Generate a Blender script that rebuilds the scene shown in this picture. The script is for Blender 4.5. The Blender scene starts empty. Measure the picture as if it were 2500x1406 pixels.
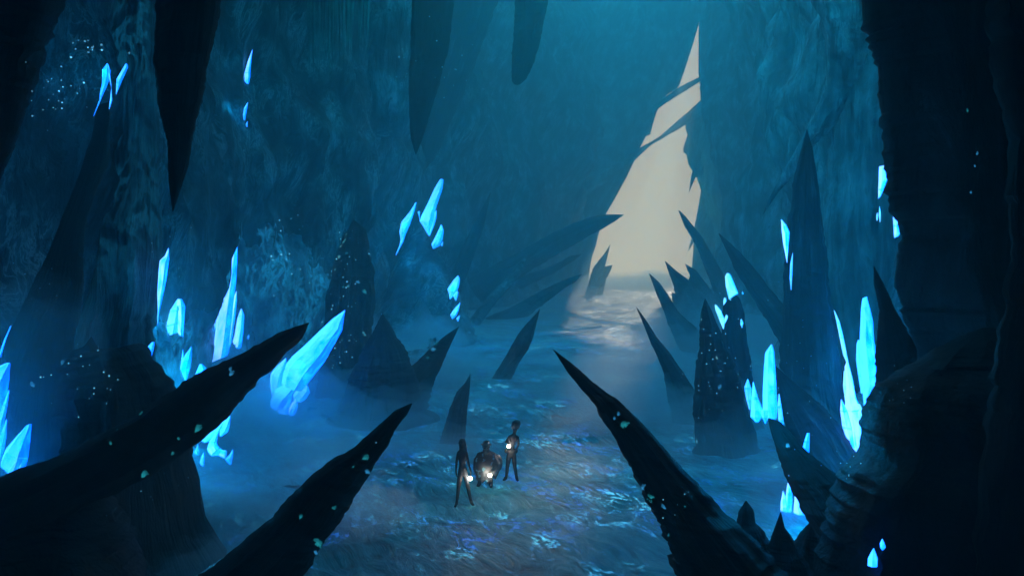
import bpy, bmesh, math, random
from mathutils import Vector, Matrix, noise
from mathutils.bvhtree import BVHTree
random.seed(7)
R = math.radians
sc = bpy.context.scene
COL = sc.collection
# ---------------------------------------------------------------- camera
F, H, HY = 1900.0, 6.3, 640.0          # focal length in photo pixels, eye height, horizon row
cam_d = bpy.data.cameras.new('camera'); cam = bpy.data.objects.new('camera', cam_d); COL.objects.link(cam)
cam.location = (0, 0, H); cam.rotation_euler = (R(90), 0, 0)
cam_d.sensor_width = 36; cam_d.lens = 36 * F / 2500; cam_d.shift_y = -(703 - HY) / 2500
cam_d.clip_start = 0.1; cam_d.clip_end = 2000
sc.camera = cam
# ---------------------------------------------------------------- world, sun, exposure
SUN_EL, SUN_AZ = R(19), R(14.5)         # low sun beyond the cleft, to the right of straight ahead
w = bpy.data.worlds.new('World'); sc.world = w; w.use_nodes = True
nt = w.node_tree; nt.nodes.clear()
out = nt.nodes.new('ShaderNodeOutputWorld'); bg = nt.nodes.new('ShaderNodeBackground')
sky = nt.nodes.new('ShaderNodeTexSky'); sky.sky_type = 'NISHITA'; sky.sun_disc = False
sky.sun_elevation = SUN_EL; sky.sun_rotation = SUN_AZ
tint = nt.nodes.new('ShaderNodeMixRGB'); tint.blend_type = 'MULTIPLY'; tint.inputs[0].default_value = 1
ramp = nt.nodes.new('ShaderNodeValToRGB')
tc = nt.nodes.new('ShaderNodeTexCoord'); dot = nt.nodes.new('ShaderNodeVectorMath'); dot.operation = 'DOT_PRODUCT'
dot.inputs[1].default_value = (math.sin(SUN_AZ) * math.cos(SUN_EL), math.cos(SUN_AZ) * math.cos(SUN_EL), math.sin(SUN_EL))
nt.links.new(tc.outputs['Generated'], dot.inputs[0]); nt.links.new(dot.outputs['Value'], ramp.inputs[0])
ramp.color_ramp.elements[0].position = 0.78; ramp.color_ramp.elements[1].position = 0.89
tint.inputs[2].default_value = (0.002, 9.0, 10.1, 1)
warm = nt.nodes.new('ShaderNodeMixRGB'); warm.inputs[2].default_value = (13.4, 6.8, 1.8, 1)   # pale dusty glow round the low sun
nt.links.new(sky.outputs[0], tint.inputs[1]); nt.links.new(ramp.outputs[0], warm.inputs[0])
nt.links.new(tint.outputs[0], warm.inputs[1]); nt.links.new(warm.outputs[0], bg.inputs[0]); bg.inputs[1].default_value = 0.15
nt.links.new(bg.outputs[0], out.inputs[0])
sd = bpy.data.lights.new('sun', 'SUN'); sun = bpy.data.objects.new('sun', sd); COL.objects.link(sun)
sd.energy = 5.0; sd.angle = R(0.8); sd.color = (1.0, 0.86, 0.64)
sun.rotation_euler = (R(90) - SUN_EL, 0, math.pi - SUN_AZ); sun.location = (40, 200, 60)
sc.view_settings.view_transform = 'Standard'; sc.view_settings.look = 'None'
sc.view_settings.exposure = 0.0; sc.view_settings.gamma = 1
cy = sc.cycles
cy.use_denoising = True; cy.max_bounces = 4; cy.diffuse_bounces = 2; cy.glossy_bounces = 2; cy.volume_bounces = 1
cy.transmission_bounces = 2; cy.sample_clamp_indirect = 3; cy.sample_clamp_direct = 12; cy.caustics_reflective = False

# ---------------------------------------------------------------- helpers
def P(px, py, Y):
    return Vector(((px - 1250) / F * Y, Y, H - (py - HY) / F * Y))
def tag(o, label=None, cat=None, group=None, kind=None):
    if label: o['label'] = label
    if cat: o['category'] = cat
    if group: o['group'] = group
    if kind: o['kind'] = kind
    return o
def link(name, bm, mat, parent=None, base=None, smooth=None):
    """one mesh object; its origin moved to base"""
    bm.normal_update()
    if base is not None:
        bmesh.ops.translate(bm, verts=bm.verts, vec=-Vector(base))
    me = bpy.data.meshes.new(name)
    if smooth is not None:
        for f in bm.faces: f.smooth = True
        for e in bm.edges:
            if len(e.link_faces) == 2 and e.calc_face_angle(0) > smooth: e.smooth = False
    bm.to_mesh(me); bm.free()
    me.materials.append(mat)
    o = bpy.data.objects.new(name, me); COL.objects.link(o)
    if base is not None: o.location = base
    if parent: o.parent = parent
    return o
def child(o, parent):
    o.parent = parent; o.location = o.location - parent.location
    return o
def empty(name, loc):
    o = bpy.data.objects.new(name, None); COL.objects.link(o); o.location = loc; o.empty_display_size = .2
    return o
def fbm(v, oct=4):
    return noise.fractal(v, 1.0, 2.0, oct)

# ---------------------------------------------------------------- materials
def newmat(name):
    m = bpy.data.materials.new(name); m.use_nodes = True
    n = m.node_tree; b = n.nodes['Principled BSDF']
    return m, n, b
def N(n, t, **kw):
    x = n.nodes.new(t)
    for k, v in kw.items():
        if k in ('scale', 'detail', 'rough', 'dist', 'w'):
            x.inputs[{'scale': 'Scale', 'detail': 'Detail', 'rough': 'Roughness', 'dist': 'Distortion', 'w': 'W'}[k]].default_value = v
        else: setattr(x, k, v)
    return x
def coords(n, scale, rot=(0, 0, 0), space='Object'):
    t = N(n, 'ShaderNodeTexCoord'); mp = N(n, 'ShaderNodeMapping')
    mp.inputs['Scale'].default_value = scale
    if any(rot):      # turn first, stretch after, so that the strata run along the turned axis
        m0 = N(n, 'ShaderNodeMapping'); m0.inputs['Rotation'].default_value = rot; n.links.new(m0.outputs[0], mp.inputs[0])
        g = N(n, 'ShaderNodeNewGeometry') if space == 'World' else t
        n.links.new(g.outputs['Position'] if space == 'World' else t.outputs[space], m0.inputs[0]); return mp.outputs[0]
    if space == 'World':
        g = N(n, 'ShaderNodeNewGeometry'); n.links.new(g.outputs['Position'], mp.inputs[0])
    else: n.links.new(t.outputs[space], mp.inputs[0])
    return mp.outputs[0]
def rampn(n, src, stops):
    r = N(n, 'ShaderNodeValToRGB'); cr = r.color_ramp
    while len(cr.elements) < len(stops): cr.elements.new(0.5)
    for e, (p, c) in zip(cr.elements, stops):
        e.position = p; e.color = (*c, 1) if len(c) == 3 else c
    n.links.new(src, r.inputs[0]); return r.outputs[0]
def mathn(n, op, a, b=None, clamp=False):
    x = N(n, 'ShaderNodeMath', operation=op, use_clamp=clamp)
    for i, v in enumerate((a, b)):
        if v is None: continue
        if isinstance(v, (int, float)): x.inputs[i].default_value = v
        else: n.links.new(v, x.inputs[i])
    return x.outputs[0]
def rock(name, c0, c1, stretch=(1.2, 1.2, .16), rot=(0, 0, 0), rough=.6, bump=.5, specks=0, spec=.35, speck_scale=3.2, c2=None, uv=None, cracks=0):
    m, n, b = newmat(name)
    v = coords(n, uv, (0, 0, 0), 'UV') if uv else coords(n, stretch, rot, 'World')
    a = N(n, 'ShaderNodeTexNoise', scale=1.4, detail=9, rough=.68, dist=.6); n.links.new(v, a.inputs['Vector'])
    v2 = coords(n, (1, 1, 1), (0, 0, 0), 'World')
    d = N(n, 'ShaderNodeTexNoise', scale=.35, detail=5, rough=.6); n.links.new(v2, d.inputs['Vector'])
    f = mathn(n, 'ADD', mathn(n, 'MULTIPLY', a.outputs[0], .6), mathn(n, 'MULTIPLY', d.outputs[0], .4))
    c = rampn(n, f, [(.38, c0), (.49, tuple((x + y) / 2.6 for x, y in zip(c0, c1))), (.58, c1)] + ([(.68, c2)] if c2 else []))
    if cracks:      # thin pale seams and dark cracks running with the strata
        vc = coords(n, tuple(x * 2.6 for x in (stretch[0], stretch[1], stretch[2] * 1.6)), rot, 'World')
        kc = N(n, 'ShaderNodeTexNoise', scale=.9, detail=8, rough=.7, dist=1.0); n.links.new(vc, kc.inputs['Vector'])
        rd = mathn(n, 'SUBTRACT', 1.0, mathn(n, 'MULTIPLY', mathn(n, 'ABSOLUTE', mathn(n, 'SUBTRACT', kc.outputs[0], .5)), 26.0), True)
        rk = mathn(n, 'GREATER_THAN', kc.outputs[0], .59)
        pm = mathn(n, 'MULTIPLY', rd, rampn(n, d.outputs[0], [(.45, (0, 0, 0)), (.6, (1, 1, 1))]))
        m1 = N(n, 'ShaderNodeMixRGB'); n.links.new(mathn(n, 'MULTIPLY', pm, cracks), m1.inputs[0]); n.links.new(c, m1.inputs[1]); m1.inputs[2].default_value = (.55, .80, .85, 1)
        m2 = N(n, 'ShaderNodeMixRGB'); n.links.new(mathn(n, 'MULTIPLY', rk, .8), m2.inputs[0]); n.links.new(m1.outputs[0], m2.inputs[1]); m2.inputs[2].default_value = (*c0, 1)
        c = m2.outputs[0]
    n.links.new(c, b.inputs['Base Color'])
    b.inputs['Roughness'].default_value = rough; b.inputs['Specular IOR Level'].default_value = spec
    a2 = N(n, 'ShaderNodeTexNoise', scale=5, detail=8, rough=.7, dist=.3); n.links.new(v, a2.inputs['Vector'])
    hsum = mathn(n, 'ADD', a.outputs[0], mathn(n, 'MULTIPLY', a2.outputs[0], .45))
    bp = N(n, 'ShaderNodeBump'); bp.inputs['Strength'].default_value = bump; bp.inputs['Distance'].default_value = .5
    n.links.new(hsum, bp.inputs['Height']); n.links.new(bp.outputs[0], b.inputs['Normal'])
    if specks:   # small patches of glowing lichen growing on the stone
        vo = N(n, 'ShaderNodeTexVoronoi', scale=speck_scale); n.links.new(v2, vo.inputs['Vector'])
        wn = N(n, 'ShaderNodeTexNoise', scale=.9, detail=3); n.links.new(v2, wn.inputs['Vector'])
        rad = mathn(n, 'MULTIPLY', mathn(n, 'SUBTRACT', wn.outputs[0], .44, True), 1.1)
        hit = mathn(n, 'GREATER_THAN', rad, vo.outputs['Distance'])
        n.links.new(rampn(n, vo.outputs['Color'], [(0, (.02, .25, .6)), (.5, (.1, .55, .6)), (1, (.3, .65, .7))]), b.inputs['Emission Color'])
        n.links.new(mathn(n, 'MULTIPLY', hit, specks), b.inputs['Emission Strength'])
    return m
M = {}
M['black'] = rock('black_basalt', (.003, .004, .005), (.03, .032, .034), bump=1.0, uv=(2.6, .35, 1), c2=(.07, .08, .09))
M['mound'] = rock('mound_basalt', (.003, .004, .006), (.016, .020, .023), stretch=(.9, .9, .5), rot=(R(20), R(35), 0), bump=1.2, c2=(.045, .06, .06))
M['brown'] = rock('brown_basalt', (.006, .005, .004), (.045, .034, .027), bump=1.0, uv=(2.2, .25, 1))
M['navy'] = rock('navy_slate', (.006, .016, .030), (.03, .07, .11), bump=1.0, c2=(.14, .26, .32), uv=(1.4, .16, 1))
M['speck'] = rock('lichen_basalt', (.006, .010, .014), (.02, .035, .045), specks=.45, bump=1.0, uv=(1.6, .2, 1))
M['teal'] = rock('teal_flowstone', (.015, .07, .09), (.16, .38, .42), bump=1.4, c2=(.4, .65, .65), uv=(1.3, .14, 1))
M['wall'] = rock('cave_rock', (.006, .020, .03), (.07, .17, .21), stretch=(.6, .6, .08), rot=(0, R(-24), 0), bump=1.3, cracks=.45, c2=(.26, .44, .48))
M['wall_r'] = rock('right_rock', (.008, .03, .045), (.16, .30, .36), stretch=(.6, .6, .05), bump=1.3, cracks=.4, c2=(.45, .62, .66))
M['dark_wall'] = rock('dark_rock', (.004, .010, .014), (.022, .055, .065), stretch=(.9, .9, .2), bump=1.4, c2=(.12, .28, .30))
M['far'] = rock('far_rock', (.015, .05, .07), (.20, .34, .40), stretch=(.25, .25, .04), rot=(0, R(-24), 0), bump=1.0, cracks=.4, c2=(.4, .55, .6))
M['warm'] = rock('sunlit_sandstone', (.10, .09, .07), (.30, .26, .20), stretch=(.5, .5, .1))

def floor_mat():
    m, n, b = newmat('icy_cave_floor')
    v = coords(n, (1, 1, 1), (0, 0, R(30)), 'World')
    a = N(n, 'ShaderNodeTexNoise', scale=.16, detail=6, rough=.6, dist=.4); n.links.new(v, a.inputs['Vector'])
    vs = coords(n, (1.6, .5, 1), (0, 0, R(-25)), 'World')
    s = N(n, 'ShaderNodeTexNoise', scale=1.1, detail=10, rough=.72, dist=1.6); n.links.new(vs, s.inputs['Vector'])
    f = mathn(n, 'ADD', mathn(n, 'MULTIPLY', a.outputs[0], .55), mathn(n, 'MULTIPLY', s.outputs[0], .45))
    base_c = rampn(n, f, [(.38, (.008, .13, .18)), (.46, (.03, .40, .48)), (.53, (.08, .68, .76)), (.62, (.35, .92, .95))])
    sep = N(n, 'ShaderNodeSeparateXYZ'); gp = N(n, 'ShaderNodeNewGeometry'); n.links.new(gp.outputs['Position'], sep.inputs[0])
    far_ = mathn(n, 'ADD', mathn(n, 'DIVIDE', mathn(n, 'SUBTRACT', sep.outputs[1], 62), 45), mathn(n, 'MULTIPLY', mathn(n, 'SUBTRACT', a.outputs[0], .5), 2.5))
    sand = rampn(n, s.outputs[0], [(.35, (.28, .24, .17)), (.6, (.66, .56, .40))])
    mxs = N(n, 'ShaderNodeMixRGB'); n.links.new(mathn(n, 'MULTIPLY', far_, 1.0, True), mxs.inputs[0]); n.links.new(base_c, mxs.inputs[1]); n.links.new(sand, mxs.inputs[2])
    n.links.new(mxs.outputs[0], b.inputs['Base Color'])
    b.inputs['Roughness'].default_value = .42; b.inputs['Specular IOR Level'].default_value = .5
    bp = N(n, 'ShaderNodeBump'); bp.inputs['Strength'].default_value = 1.0; bp.inputs['Distance'].default_value = .8
    n.links.new(s.outputs[0], bp.inputs['Height']); n.links.new(bp.outputs[0], b.inputs['Normal'])
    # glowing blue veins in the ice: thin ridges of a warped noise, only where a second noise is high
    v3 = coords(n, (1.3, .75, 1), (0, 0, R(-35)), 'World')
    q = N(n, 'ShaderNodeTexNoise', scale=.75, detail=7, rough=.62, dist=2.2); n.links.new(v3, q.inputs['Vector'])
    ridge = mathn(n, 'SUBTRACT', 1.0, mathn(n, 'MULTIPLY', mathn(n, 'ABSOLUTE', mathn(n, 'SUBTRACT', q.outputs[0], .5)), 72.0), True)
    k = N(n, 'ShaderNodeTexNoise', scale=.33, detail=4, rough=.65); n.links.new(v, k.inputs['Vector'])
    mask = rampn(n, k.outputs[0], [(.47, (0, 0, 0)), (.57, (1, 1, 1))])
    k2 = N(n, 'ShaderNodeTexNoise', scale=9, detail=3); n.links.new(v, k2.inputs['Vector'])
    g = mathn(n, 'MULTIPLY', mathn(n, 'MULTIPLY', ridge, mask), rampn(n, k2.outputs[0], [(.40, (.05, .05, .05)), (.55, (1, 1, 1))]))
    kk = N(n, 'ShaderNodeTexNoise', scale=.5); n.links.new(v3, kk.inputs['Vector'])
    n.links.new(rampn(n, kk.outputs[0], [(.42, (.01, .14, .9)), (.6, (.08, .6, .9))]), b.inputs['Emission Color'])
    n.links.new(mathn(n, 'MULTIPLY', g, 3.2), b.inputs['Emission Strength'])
    return m
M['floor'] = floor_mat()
def painted_vein_glow(m, st, sc_):
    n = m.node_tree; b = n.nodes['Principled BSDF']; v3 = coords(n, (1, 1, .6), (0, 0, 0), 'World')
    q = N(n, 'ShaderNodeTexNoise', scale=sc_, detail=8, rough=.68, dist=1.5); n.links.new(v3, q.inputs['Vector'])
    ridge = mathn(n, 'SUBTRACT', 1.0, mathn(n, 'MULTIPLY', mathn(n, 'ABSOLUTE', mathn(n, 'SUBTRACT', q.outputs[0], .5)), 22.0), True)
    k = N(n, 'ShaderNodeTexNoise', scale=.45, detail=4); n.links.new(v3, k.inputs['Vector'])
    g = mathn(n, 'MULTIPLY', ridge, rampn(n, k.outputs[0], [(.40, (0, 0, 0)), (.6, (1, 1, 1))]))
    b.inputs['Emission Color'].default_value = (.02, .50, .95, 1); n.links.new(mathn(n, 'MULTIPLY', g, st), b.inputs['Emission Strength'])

def crystal_mat(name, lo, mid, hi, strength=1.0):
    m, n, b = newmat(name)
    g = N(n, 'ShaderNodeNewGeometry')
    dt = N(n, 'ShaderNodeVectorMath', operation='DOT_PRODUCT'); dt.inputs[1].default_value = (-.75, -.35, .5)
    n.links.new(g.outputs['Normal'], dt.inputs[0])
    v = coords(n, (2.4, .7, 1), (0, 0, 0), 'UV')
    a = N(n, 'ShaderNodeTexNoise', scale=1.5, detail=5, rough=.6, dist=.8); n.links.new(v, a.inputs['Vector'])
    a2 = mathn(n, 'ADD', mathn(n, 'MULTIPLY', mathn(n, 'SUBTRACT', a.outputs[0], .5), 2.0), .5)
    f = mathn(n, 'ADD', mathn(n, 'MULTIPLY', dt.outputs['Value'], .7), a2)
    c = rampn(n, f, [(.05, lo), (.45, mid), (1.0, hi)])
    lw = N(n, 'ShaderNodeLayerWeight'); lw.inputs[0].default_value = .25
    mx = N(n, 'ShaderNodeMixRGB', blend_type='MIX'); mx.inputs[2].default_value = (.05, 1.1, 3.0, 1)
    n.links.new(mathn(n, 'MULTIPLY', lw.outputs['Facing'], .6), mx.inputs[0]); n.links.new(c, mx.inputs[1])
    n.links.new(mx.outputs[0], b.inputs['Emission Color']); b.inputs['Emission Strength'].default_value = strength
    b.inputs['Base Color'].default_value = (.02, .35, .6, 1); b.inputs['Roughness'].default_value = .12
    return m
M['cyan'] = crystal_mat('cyan_crystal', (.0, .13, 2.0), (.0, .66, 6.0), (.12, 1.15, 5.0))
M['mint'] = crystal_mat('mint_crystal', (.0, .34, 3.0), (.01, .90, 6.0), (.5, 1.2, 4.0))
M['sky'] = crystal_mat('blue_crystal', (.0, .20, 2.0), (.01, .50, 3.0), (.18, .95, 3.0))
M['pale'] = crystal_mat('pale_crystal', (.0, .5, 2.0), (.06, .90, 3.0), (.35, 1.15, 2.0))

# ---------------------------------------------------------------- the setting
def sheet(name, rows, mat, smooth=R(40)):
    bm = bmesh.new(); g = [[bm.verts.new(p) for p in r] for r in rows]
    for i in range(len(g) - 1):
        for j in range(len(g[0]) - 1):
            bm.faces.new((g[i][j], g[i + 1][j], g[i + 1][j + 1], g[i][j + 1]))
    return link(name, bm, mat, smooth=smooth)
def interp(pts, n, pw=1.0):
    """resample a polyline to n+1 points by its own length"""
    pts = [Vector(p) for p in pts]; d = [0]
    for a, b in zip(pts, pts[1:]): d.append(d[-1] + (b - a).length)
    res = []
    for i in range(n + 1):
        s = d[-1] * (i / n) ** pw; k = 0
        while k < len(d) - 2 and d[k + 1] < s: k += 1
        u = 0 if d[k + 1] == d[k] else (s - d[k]) / (d[k + 1] - d[k])
        res.append(pts[k].lerp(pts[k + 1], min(1, max(0, u))))
    return res
ROCKS = []          # meshes that crystals can grow on
# ground: one sheet from behind the camera out past the cleft
ys = [-12 + 1.0 * i for i in range(20)] + [8 + .28 * i for i in range(130)]
y = ys[-1]
while y < 258: y += max(.5, y * .022); ys.append(y)
rows = []
for y in ys:
    r = []
    half = 26 + y * .45
    for i in range(141):
        x = -half + 2 * half * i / 140 + y * .07
        z = .35 * fbm(Vector((x * .12, y * .12, 3)), 5) + .10 * fbm(Vector((x * .7, y * .7, 9)), 4)
        if y > 30: z += .5 * min(1, (y - 30) / 80) * fbm(Vector((x * .05, y * .05, 1)), 3)
        r.append((x, y, z))
    rows.append(r)
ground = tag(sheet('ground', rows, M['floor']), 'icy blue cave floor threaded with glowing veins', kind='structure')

def cave_wall(name, plan, mat, lean, top, side, seed, amp=1.0, nz=84, ns=320):
    """rock face swept along a plan line, with buttresses and slanting strata"""
    pl = interp([(x, y, 0) for x, y in plan], ns, 1.25); rows = []
    for i, p in enumerate(pl):
        t = (pl[min(i + 1, ns)] - pl[max(i - 1, 0)]).normalized(); nrm = Vector((t.y, -t.x, 0)) * side
        hgt = top(p.y); r = []
        for j in range(nz + 1):
            z = -1.5 + (hgt + 1.5) * (j / nz) ** 1.15
            sc_ = .35 + p.y * .012
            q = Vector((p.x * .10 + z * .035, p.y * .10, z * .03 + seed)) / (.6 + p.y * .006)
            d = 3.2 * sc_ * fbm(q * 1.3, 3) + 1.1 * sc_ * abs(fbm(q * 4 + Vector((0, 0, 7)), 4)) + .25 * fbm(Vector((p.x * 1.1, p.y * 1.1, z * .25 + seed)), 4) + .9 * sc_ * abs(noise.noise(Vector((p.x * .35 + z * .16, p.y * .35, z * .05 + seed * 2)) / (.5 + p.y * .008)))
            foot = 1.6 * math.exp(-max(z, 0) / 2.2)
            r.append(p + nrm * (d * amp + foot + lean * z) + Vector((0, 0, z)))
        rows.append(r)
    o = sheet(name, rows, mat, R(50)); ROCKS.append(o); return o
topf = lambda y: 11 + .42 * max(y, 0) if y < 62 else min(37 + (y - 62) * 1.6, 110)
wl = cave_wall('cave_wall', [(-15, -12), (-14.5, 4), (-13.6, 10), (-12.8, 16), (-13, 24), (-14, 34), (-13.5, 48), (-12, 65), (-10, 85), (-4, 112), (4, 145), (12, 178), (18, 205)], M['wall'], .035, topf, 1, 3)
tag(wl, 'long left wall of the cavern, slanting blue rock strata', kind='structure')
wr = cave_wall('cave_wall', [(15, -12), (15, 4), (15, 12), (16.5, 20), (18.5, 30), (20.5, 45), (24, 60), (29, 85), (38, 120), (47, 160), (52, 190), (53, 205)], M['wall_r'], .03, topf, -1, 11)
tag(wr, 'right wall of the cavern, tall pale blue vertical rock folds', kind='structure')
# roof over the near part of the cavern; beyond it the chasm is open to the sky
rows = []
for i in range(30):
    y = -13 + i * 1.25
    rows.append([(-24 + 48 * j / 60, y, 8.6 + .40 * max(y, 0) + 1.0 * fbm(Vector((j * .25, y * .2, 5)), 4) + .02 * (j - 30) ** 2 * -.06) for j in range(61)])
roof = tag(sheet('cave_ceiling', rows, M['dark_wall']), 'dark cavern ceiling above the near end', kind='structure')
ROCKS.append(roof)
rows = []
for i in range(50):     # overhang added above the view to shade the left side
    y = 21 + i * 1.3
    rows.append([(-26 + (24 - .05 * (y - 21) + 3 * noise.noise(Vector((y * .12, 2, 2)))) * j / 30, y, 9.2 + .40 * y + 1.2 * fbm(Vector((j * .2, y * .15, 8)), 4)) for j in range(31)])
over = tag(sheet('cave_ceiling', rows, M['dark_wall']), 'unseen rock overhang added to shade the left wall', kind='structure'); ROCKS.append(over)
rows = []
for i in range(26):  # second added overhang, out of view, keeps sky light off the right side
    y = 22 + i * 1.2
    rows.append([((11 + .22 * (y - 20) + 2 * noise.noise(Vector((y * .15, 5, 2)))) + 1.1 * j, y, 9.2 + .40 * y + 1.2 * fbm(Vector((j * .2, y * .15, 3)), 4)) for j in range(21)])
over = tag(sheet('cave_ceiling', rows, M['dark_wall']), 'unseen rock overhang added to shade the right wall', kind='structure'); ROCKS.append(over)
rows = [[(-24 + 48 * j / 40, -11.5 + 1.0 * fbm(Vector((j * .3, z * .3, 2)), 3), z) for j in range(41)] for z in [-2 + 1.0 * k for k in range(15)]]
tag(sheet('cave_wall', rows, M['dark_wall']), 'dark rock face closing the cavern behind the viewer', kind='structure')

# the far cliffs that leave the tall pointed cleft between them
EL = [(1706, 60), (1690, 115), (1666, 188), (1656, 215), (1628, 232), (1606, 266), (1597, 292), (1586, 335), (1582, 322), (1562, 362), (1549, 392), (1530, 432), (1506, 476), (1478, 525), (1462, 568), (1455, 600), (1446, 625), (1440, 655), (1436, 690), (1436, 740)]
ER = [(1706, 60), (1705, 180), (1710, 200), (1710, 245), (1719, 280), (1722, 296), (1716, 350), (1713, 410), (1712, 460), (1705, 505), (1695, 555), (1692, 620), (1688, 660), (1686, 740)]
def cliff(edge, far_x, side, Y0, depth, mat, label):
    rows = []
    pts = [(1706, -250)] + edge
    e = interp([P(a, b, Y0) for a, b in pts], 90)
    n = 60
    for p in e:
        r = []
        for j in range(n + 1):
            u = (j / n) ** 1.6
            x = p.x + (far_x - p.x) * u
            d = (1 - math.exp(-abs(x - p.x) / 4.0))
            y = Y0 + 5 * d * fbm(Vector((x * .05 + p.z * .015, p.z * .012, side)), 4) - 5 * (u ** .5) + 1.2 * d * fbm(Vector((x * .35, p.z * .05, 4)), 3)
            r.append(Vector((x, y, p.z)))
        back = [Vector((p.x + (side * 1.5 * k), Y0 + depth * k / 4, p.z)) for k in range(4, 0, -1)]
        rows.append(back + r)
    if side > 0: rows.reverse()
    o = tag(sheet('cliff', rows, mat, R(40)), label, kind='structure'); ROCKS.append(o); return o
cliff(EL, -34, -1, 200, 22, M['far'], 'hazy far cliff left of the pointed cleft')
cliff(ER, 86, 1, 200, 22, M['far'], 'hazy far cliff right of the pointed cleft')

# ---------------------------------------------------------------- bodies traced by a left and a right outline
def fracs(pts):
    d = [0]
    for a, b in zip(pts, pts[1:]): d.append(d[-1] + math.hypot(b[0] - a[0], b[1] - a[1]))
    return [x / max(d[-1], 1e-6) for x in d]
def at_frac(pts, fr, u):
    for k in range(len(fr) - 1):
        if u <= fr[k + 1] + 1e-9:
            q = (u - fr[k]) / max(fr[k + 1] - fr[k], 1e-9)
            return Vector((pts[k][0] + (pts[k + 1][0] - pts[k][0]) * q, pts[k][1] + (pts[k + 1][1] - pts[k][1]) * q, 0))
    return Vector((pts[-1][0], pts[-1][1], 0))
def union(L, Rr):
    fl, fr = fracs(L), fracs(Rr); us = [0]
    for u in sorted(fl + fr):
        if u - us[-1] > .012: us.append(u)
    us[-1] = 1.0
    return [at_frac(L, fl, u) for u in us], [at_frac(Rr, fr, u) for u in us]
def outline_body(L, Rr, Yt, Yb, n=30, m=18, df=.75, groove=.22, seed=0, ground_end=False, up_end=False, ext=0, jag=.05, exact=False, chips=1.0):
    if exact:
        nl, nr = union(L, Rr); n = len(nl) - 1
    else:
        n = int(n * 1.6); nl = interp([(a, b, 0) for a, b in L], n); nr = interp([(a, b, 0) for a, b in Rr], n)
    rings = []
    for i in range(n + 1):
        Y = Yt + (Yb - Yt) * i / n
        rings.append((P(nl[i].x, nl[i].y, Y), P(nr[i].x, nr[i].y, Y)))
    # carry the body on past the traced part until it meets ground or roof, or by a given length
    kk = min(4, len(rings)); a0, b0 = rings[-kk]; a1, b1 = rings[-1]
    da, db = a1 - a0, b1 - b0; ca = ((a0 + b0) / 2); cb = ((a1 + b1) / 2); dc = cb - ca
    if ground_end or up_end or ext:
        if ground_end and dc.z > -.05: dc = Vector((dc.x, 0, -abs(dc.length))); 
        ln = max(dc.length, .01); k = 0
        grow = ((b1 - a1).length / max((b0 - a0).length, .01)); grow = min(max(grow, 1.0), 1.12)
        h = (b1 - a1) / 2; c = cb.copy(); dist = 0
        while k < 60:
            zc = c.z
            if ground_end and zc < -.6 - abs(h.z): break
            if up_end and zc > 11.5 + .40 * max(c.y, 0): break
            if ext and dist > ext: break
            c = c + dc; h = h * grow; dist += ln; k += 1
            fl_ = 1 + (.22 * math.exp(-max(c.z, 0) / .5) if ground_end else 0)
            rings.append((c - h * fl_, c + h * fl_))
    bm = bmesh.new(); vs = []; N_ = len(rings); uvl = bm.loops.layers.uv.new('along'); cum = [0]
    for (p, q_), (p2, q2) in zip(rings, rings[1:]): cum.append(cum[-1] + ((p2 + q2) / 2 - (p + q_) / 2).length)
    wmx = max((q_ - p).length for p, q_ in rings)
    offs = [noise.noise(Vector((seed * 3.1 + math.cos(2 * math.pi * j / m) * 2.3, math.sin(2 * math.pi * j / m) * 2.3, seed))) for j in range(m)]
    for i, (a, b) in enumerate(rings):
        c = (a + b) / 2; h = (b - a) / 2; hl = h.length; ring = []
        for j in range(m):
            an = 2 * math.pi * j / m; s, co = math.sin(an), math.cos(an)
            t = i / N_
            g = 1 + groove * (offs[j] * 1.6 + .7 * noise.noise(Vector((co * 3, s * 3, t * 5 + seed * 7)))) * (abs(s) ** .6)
            je = 1
            if not exact:
                q0 = c + h * co; u_ = Vector((seed * 9, q0.x, q0.z)) / max(hl, .15); je = 1 + jag * (noise.noise(u_ * 1.1 + Vector((co, 0, 0))) + .5 * noise.noise(u_ * 3.1 + Vector((co, 0, 0))))
                q = c + h * co + Vector((0, s * hl, 0))
                ch = .11 * fbm(Vector((q.x * .9, q.y * .9, q.z * .5 + seed)) / (.4 + min(hl, 1.6) * .5), 4) - .16 * max(0, noise.noise(Vector((co * 4.5 + seed, s * 4.5, t * 7)))) ** 1.0
                ch /= max(1, hl / 1.1)
                if hl > .8: ch += .14 / hl * fbm(Vector((q.x * 1.6, q.y * 1.6, q.z * .3 + seed)), 4)
                g *= 1 + ch * 1.6 * chips; je *= 1 + ch * .55 * chips
            ring.append(bm.verts.new(c + h * (co * je) + Vector((0, 1, 0)) * (s * hl * df * g)))
        vs.append(ring)
    for i in range(N_ - 1):
        for j in range(m):
            k = (j + 1) % m
            f_ = bm.faces.new((vs[i][j], vs[i + 1][j], vs[i + 1][k], vs[i][k]))
            for lp, (a_, b_) in zip(f_.loops, ((j, i), (j, i + 1), (j + 1, i + 1), (j + 1, i))): lp[uvl].uv = (a_ / m * wmx * 2.4 + seed, cum[b_])
    bm.faces.new(vs[0]); bm.faces.new(list(reversed(vs[-1])))
    bmesh.ops.remove_doubles(bm, verts=bm.verts, dist=1e-4)
    bmesh.ops.recalc_face_normals(bm, faces=bm.faces)
    return bm, (rings[-1][0] + rings[-1][1]) / 2
CNT = [0]
def spike(name, label, L, Rr, Yt, Yb, mat, cat='rock spike', group=None, end='ground', **kw):
    CNT[0] += 1
    kw.setdefault('m', 26)
    bm, base = outline_body(L, Rr, Yt, Yb, seed=CNT[0] * 1.7, ground_end=end == 'ground', up_end=end == 'up', **kw)
    o = link(name, bm, M[mat], base=base, smooth=R(22)); tag(o, label, cat, group); ROCKS.append(o)
    return o
G1 = 'tapering rock spikes leaning over the cavern floor'
G2 = 'stalactites hanging from the cavern roof'
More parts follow.
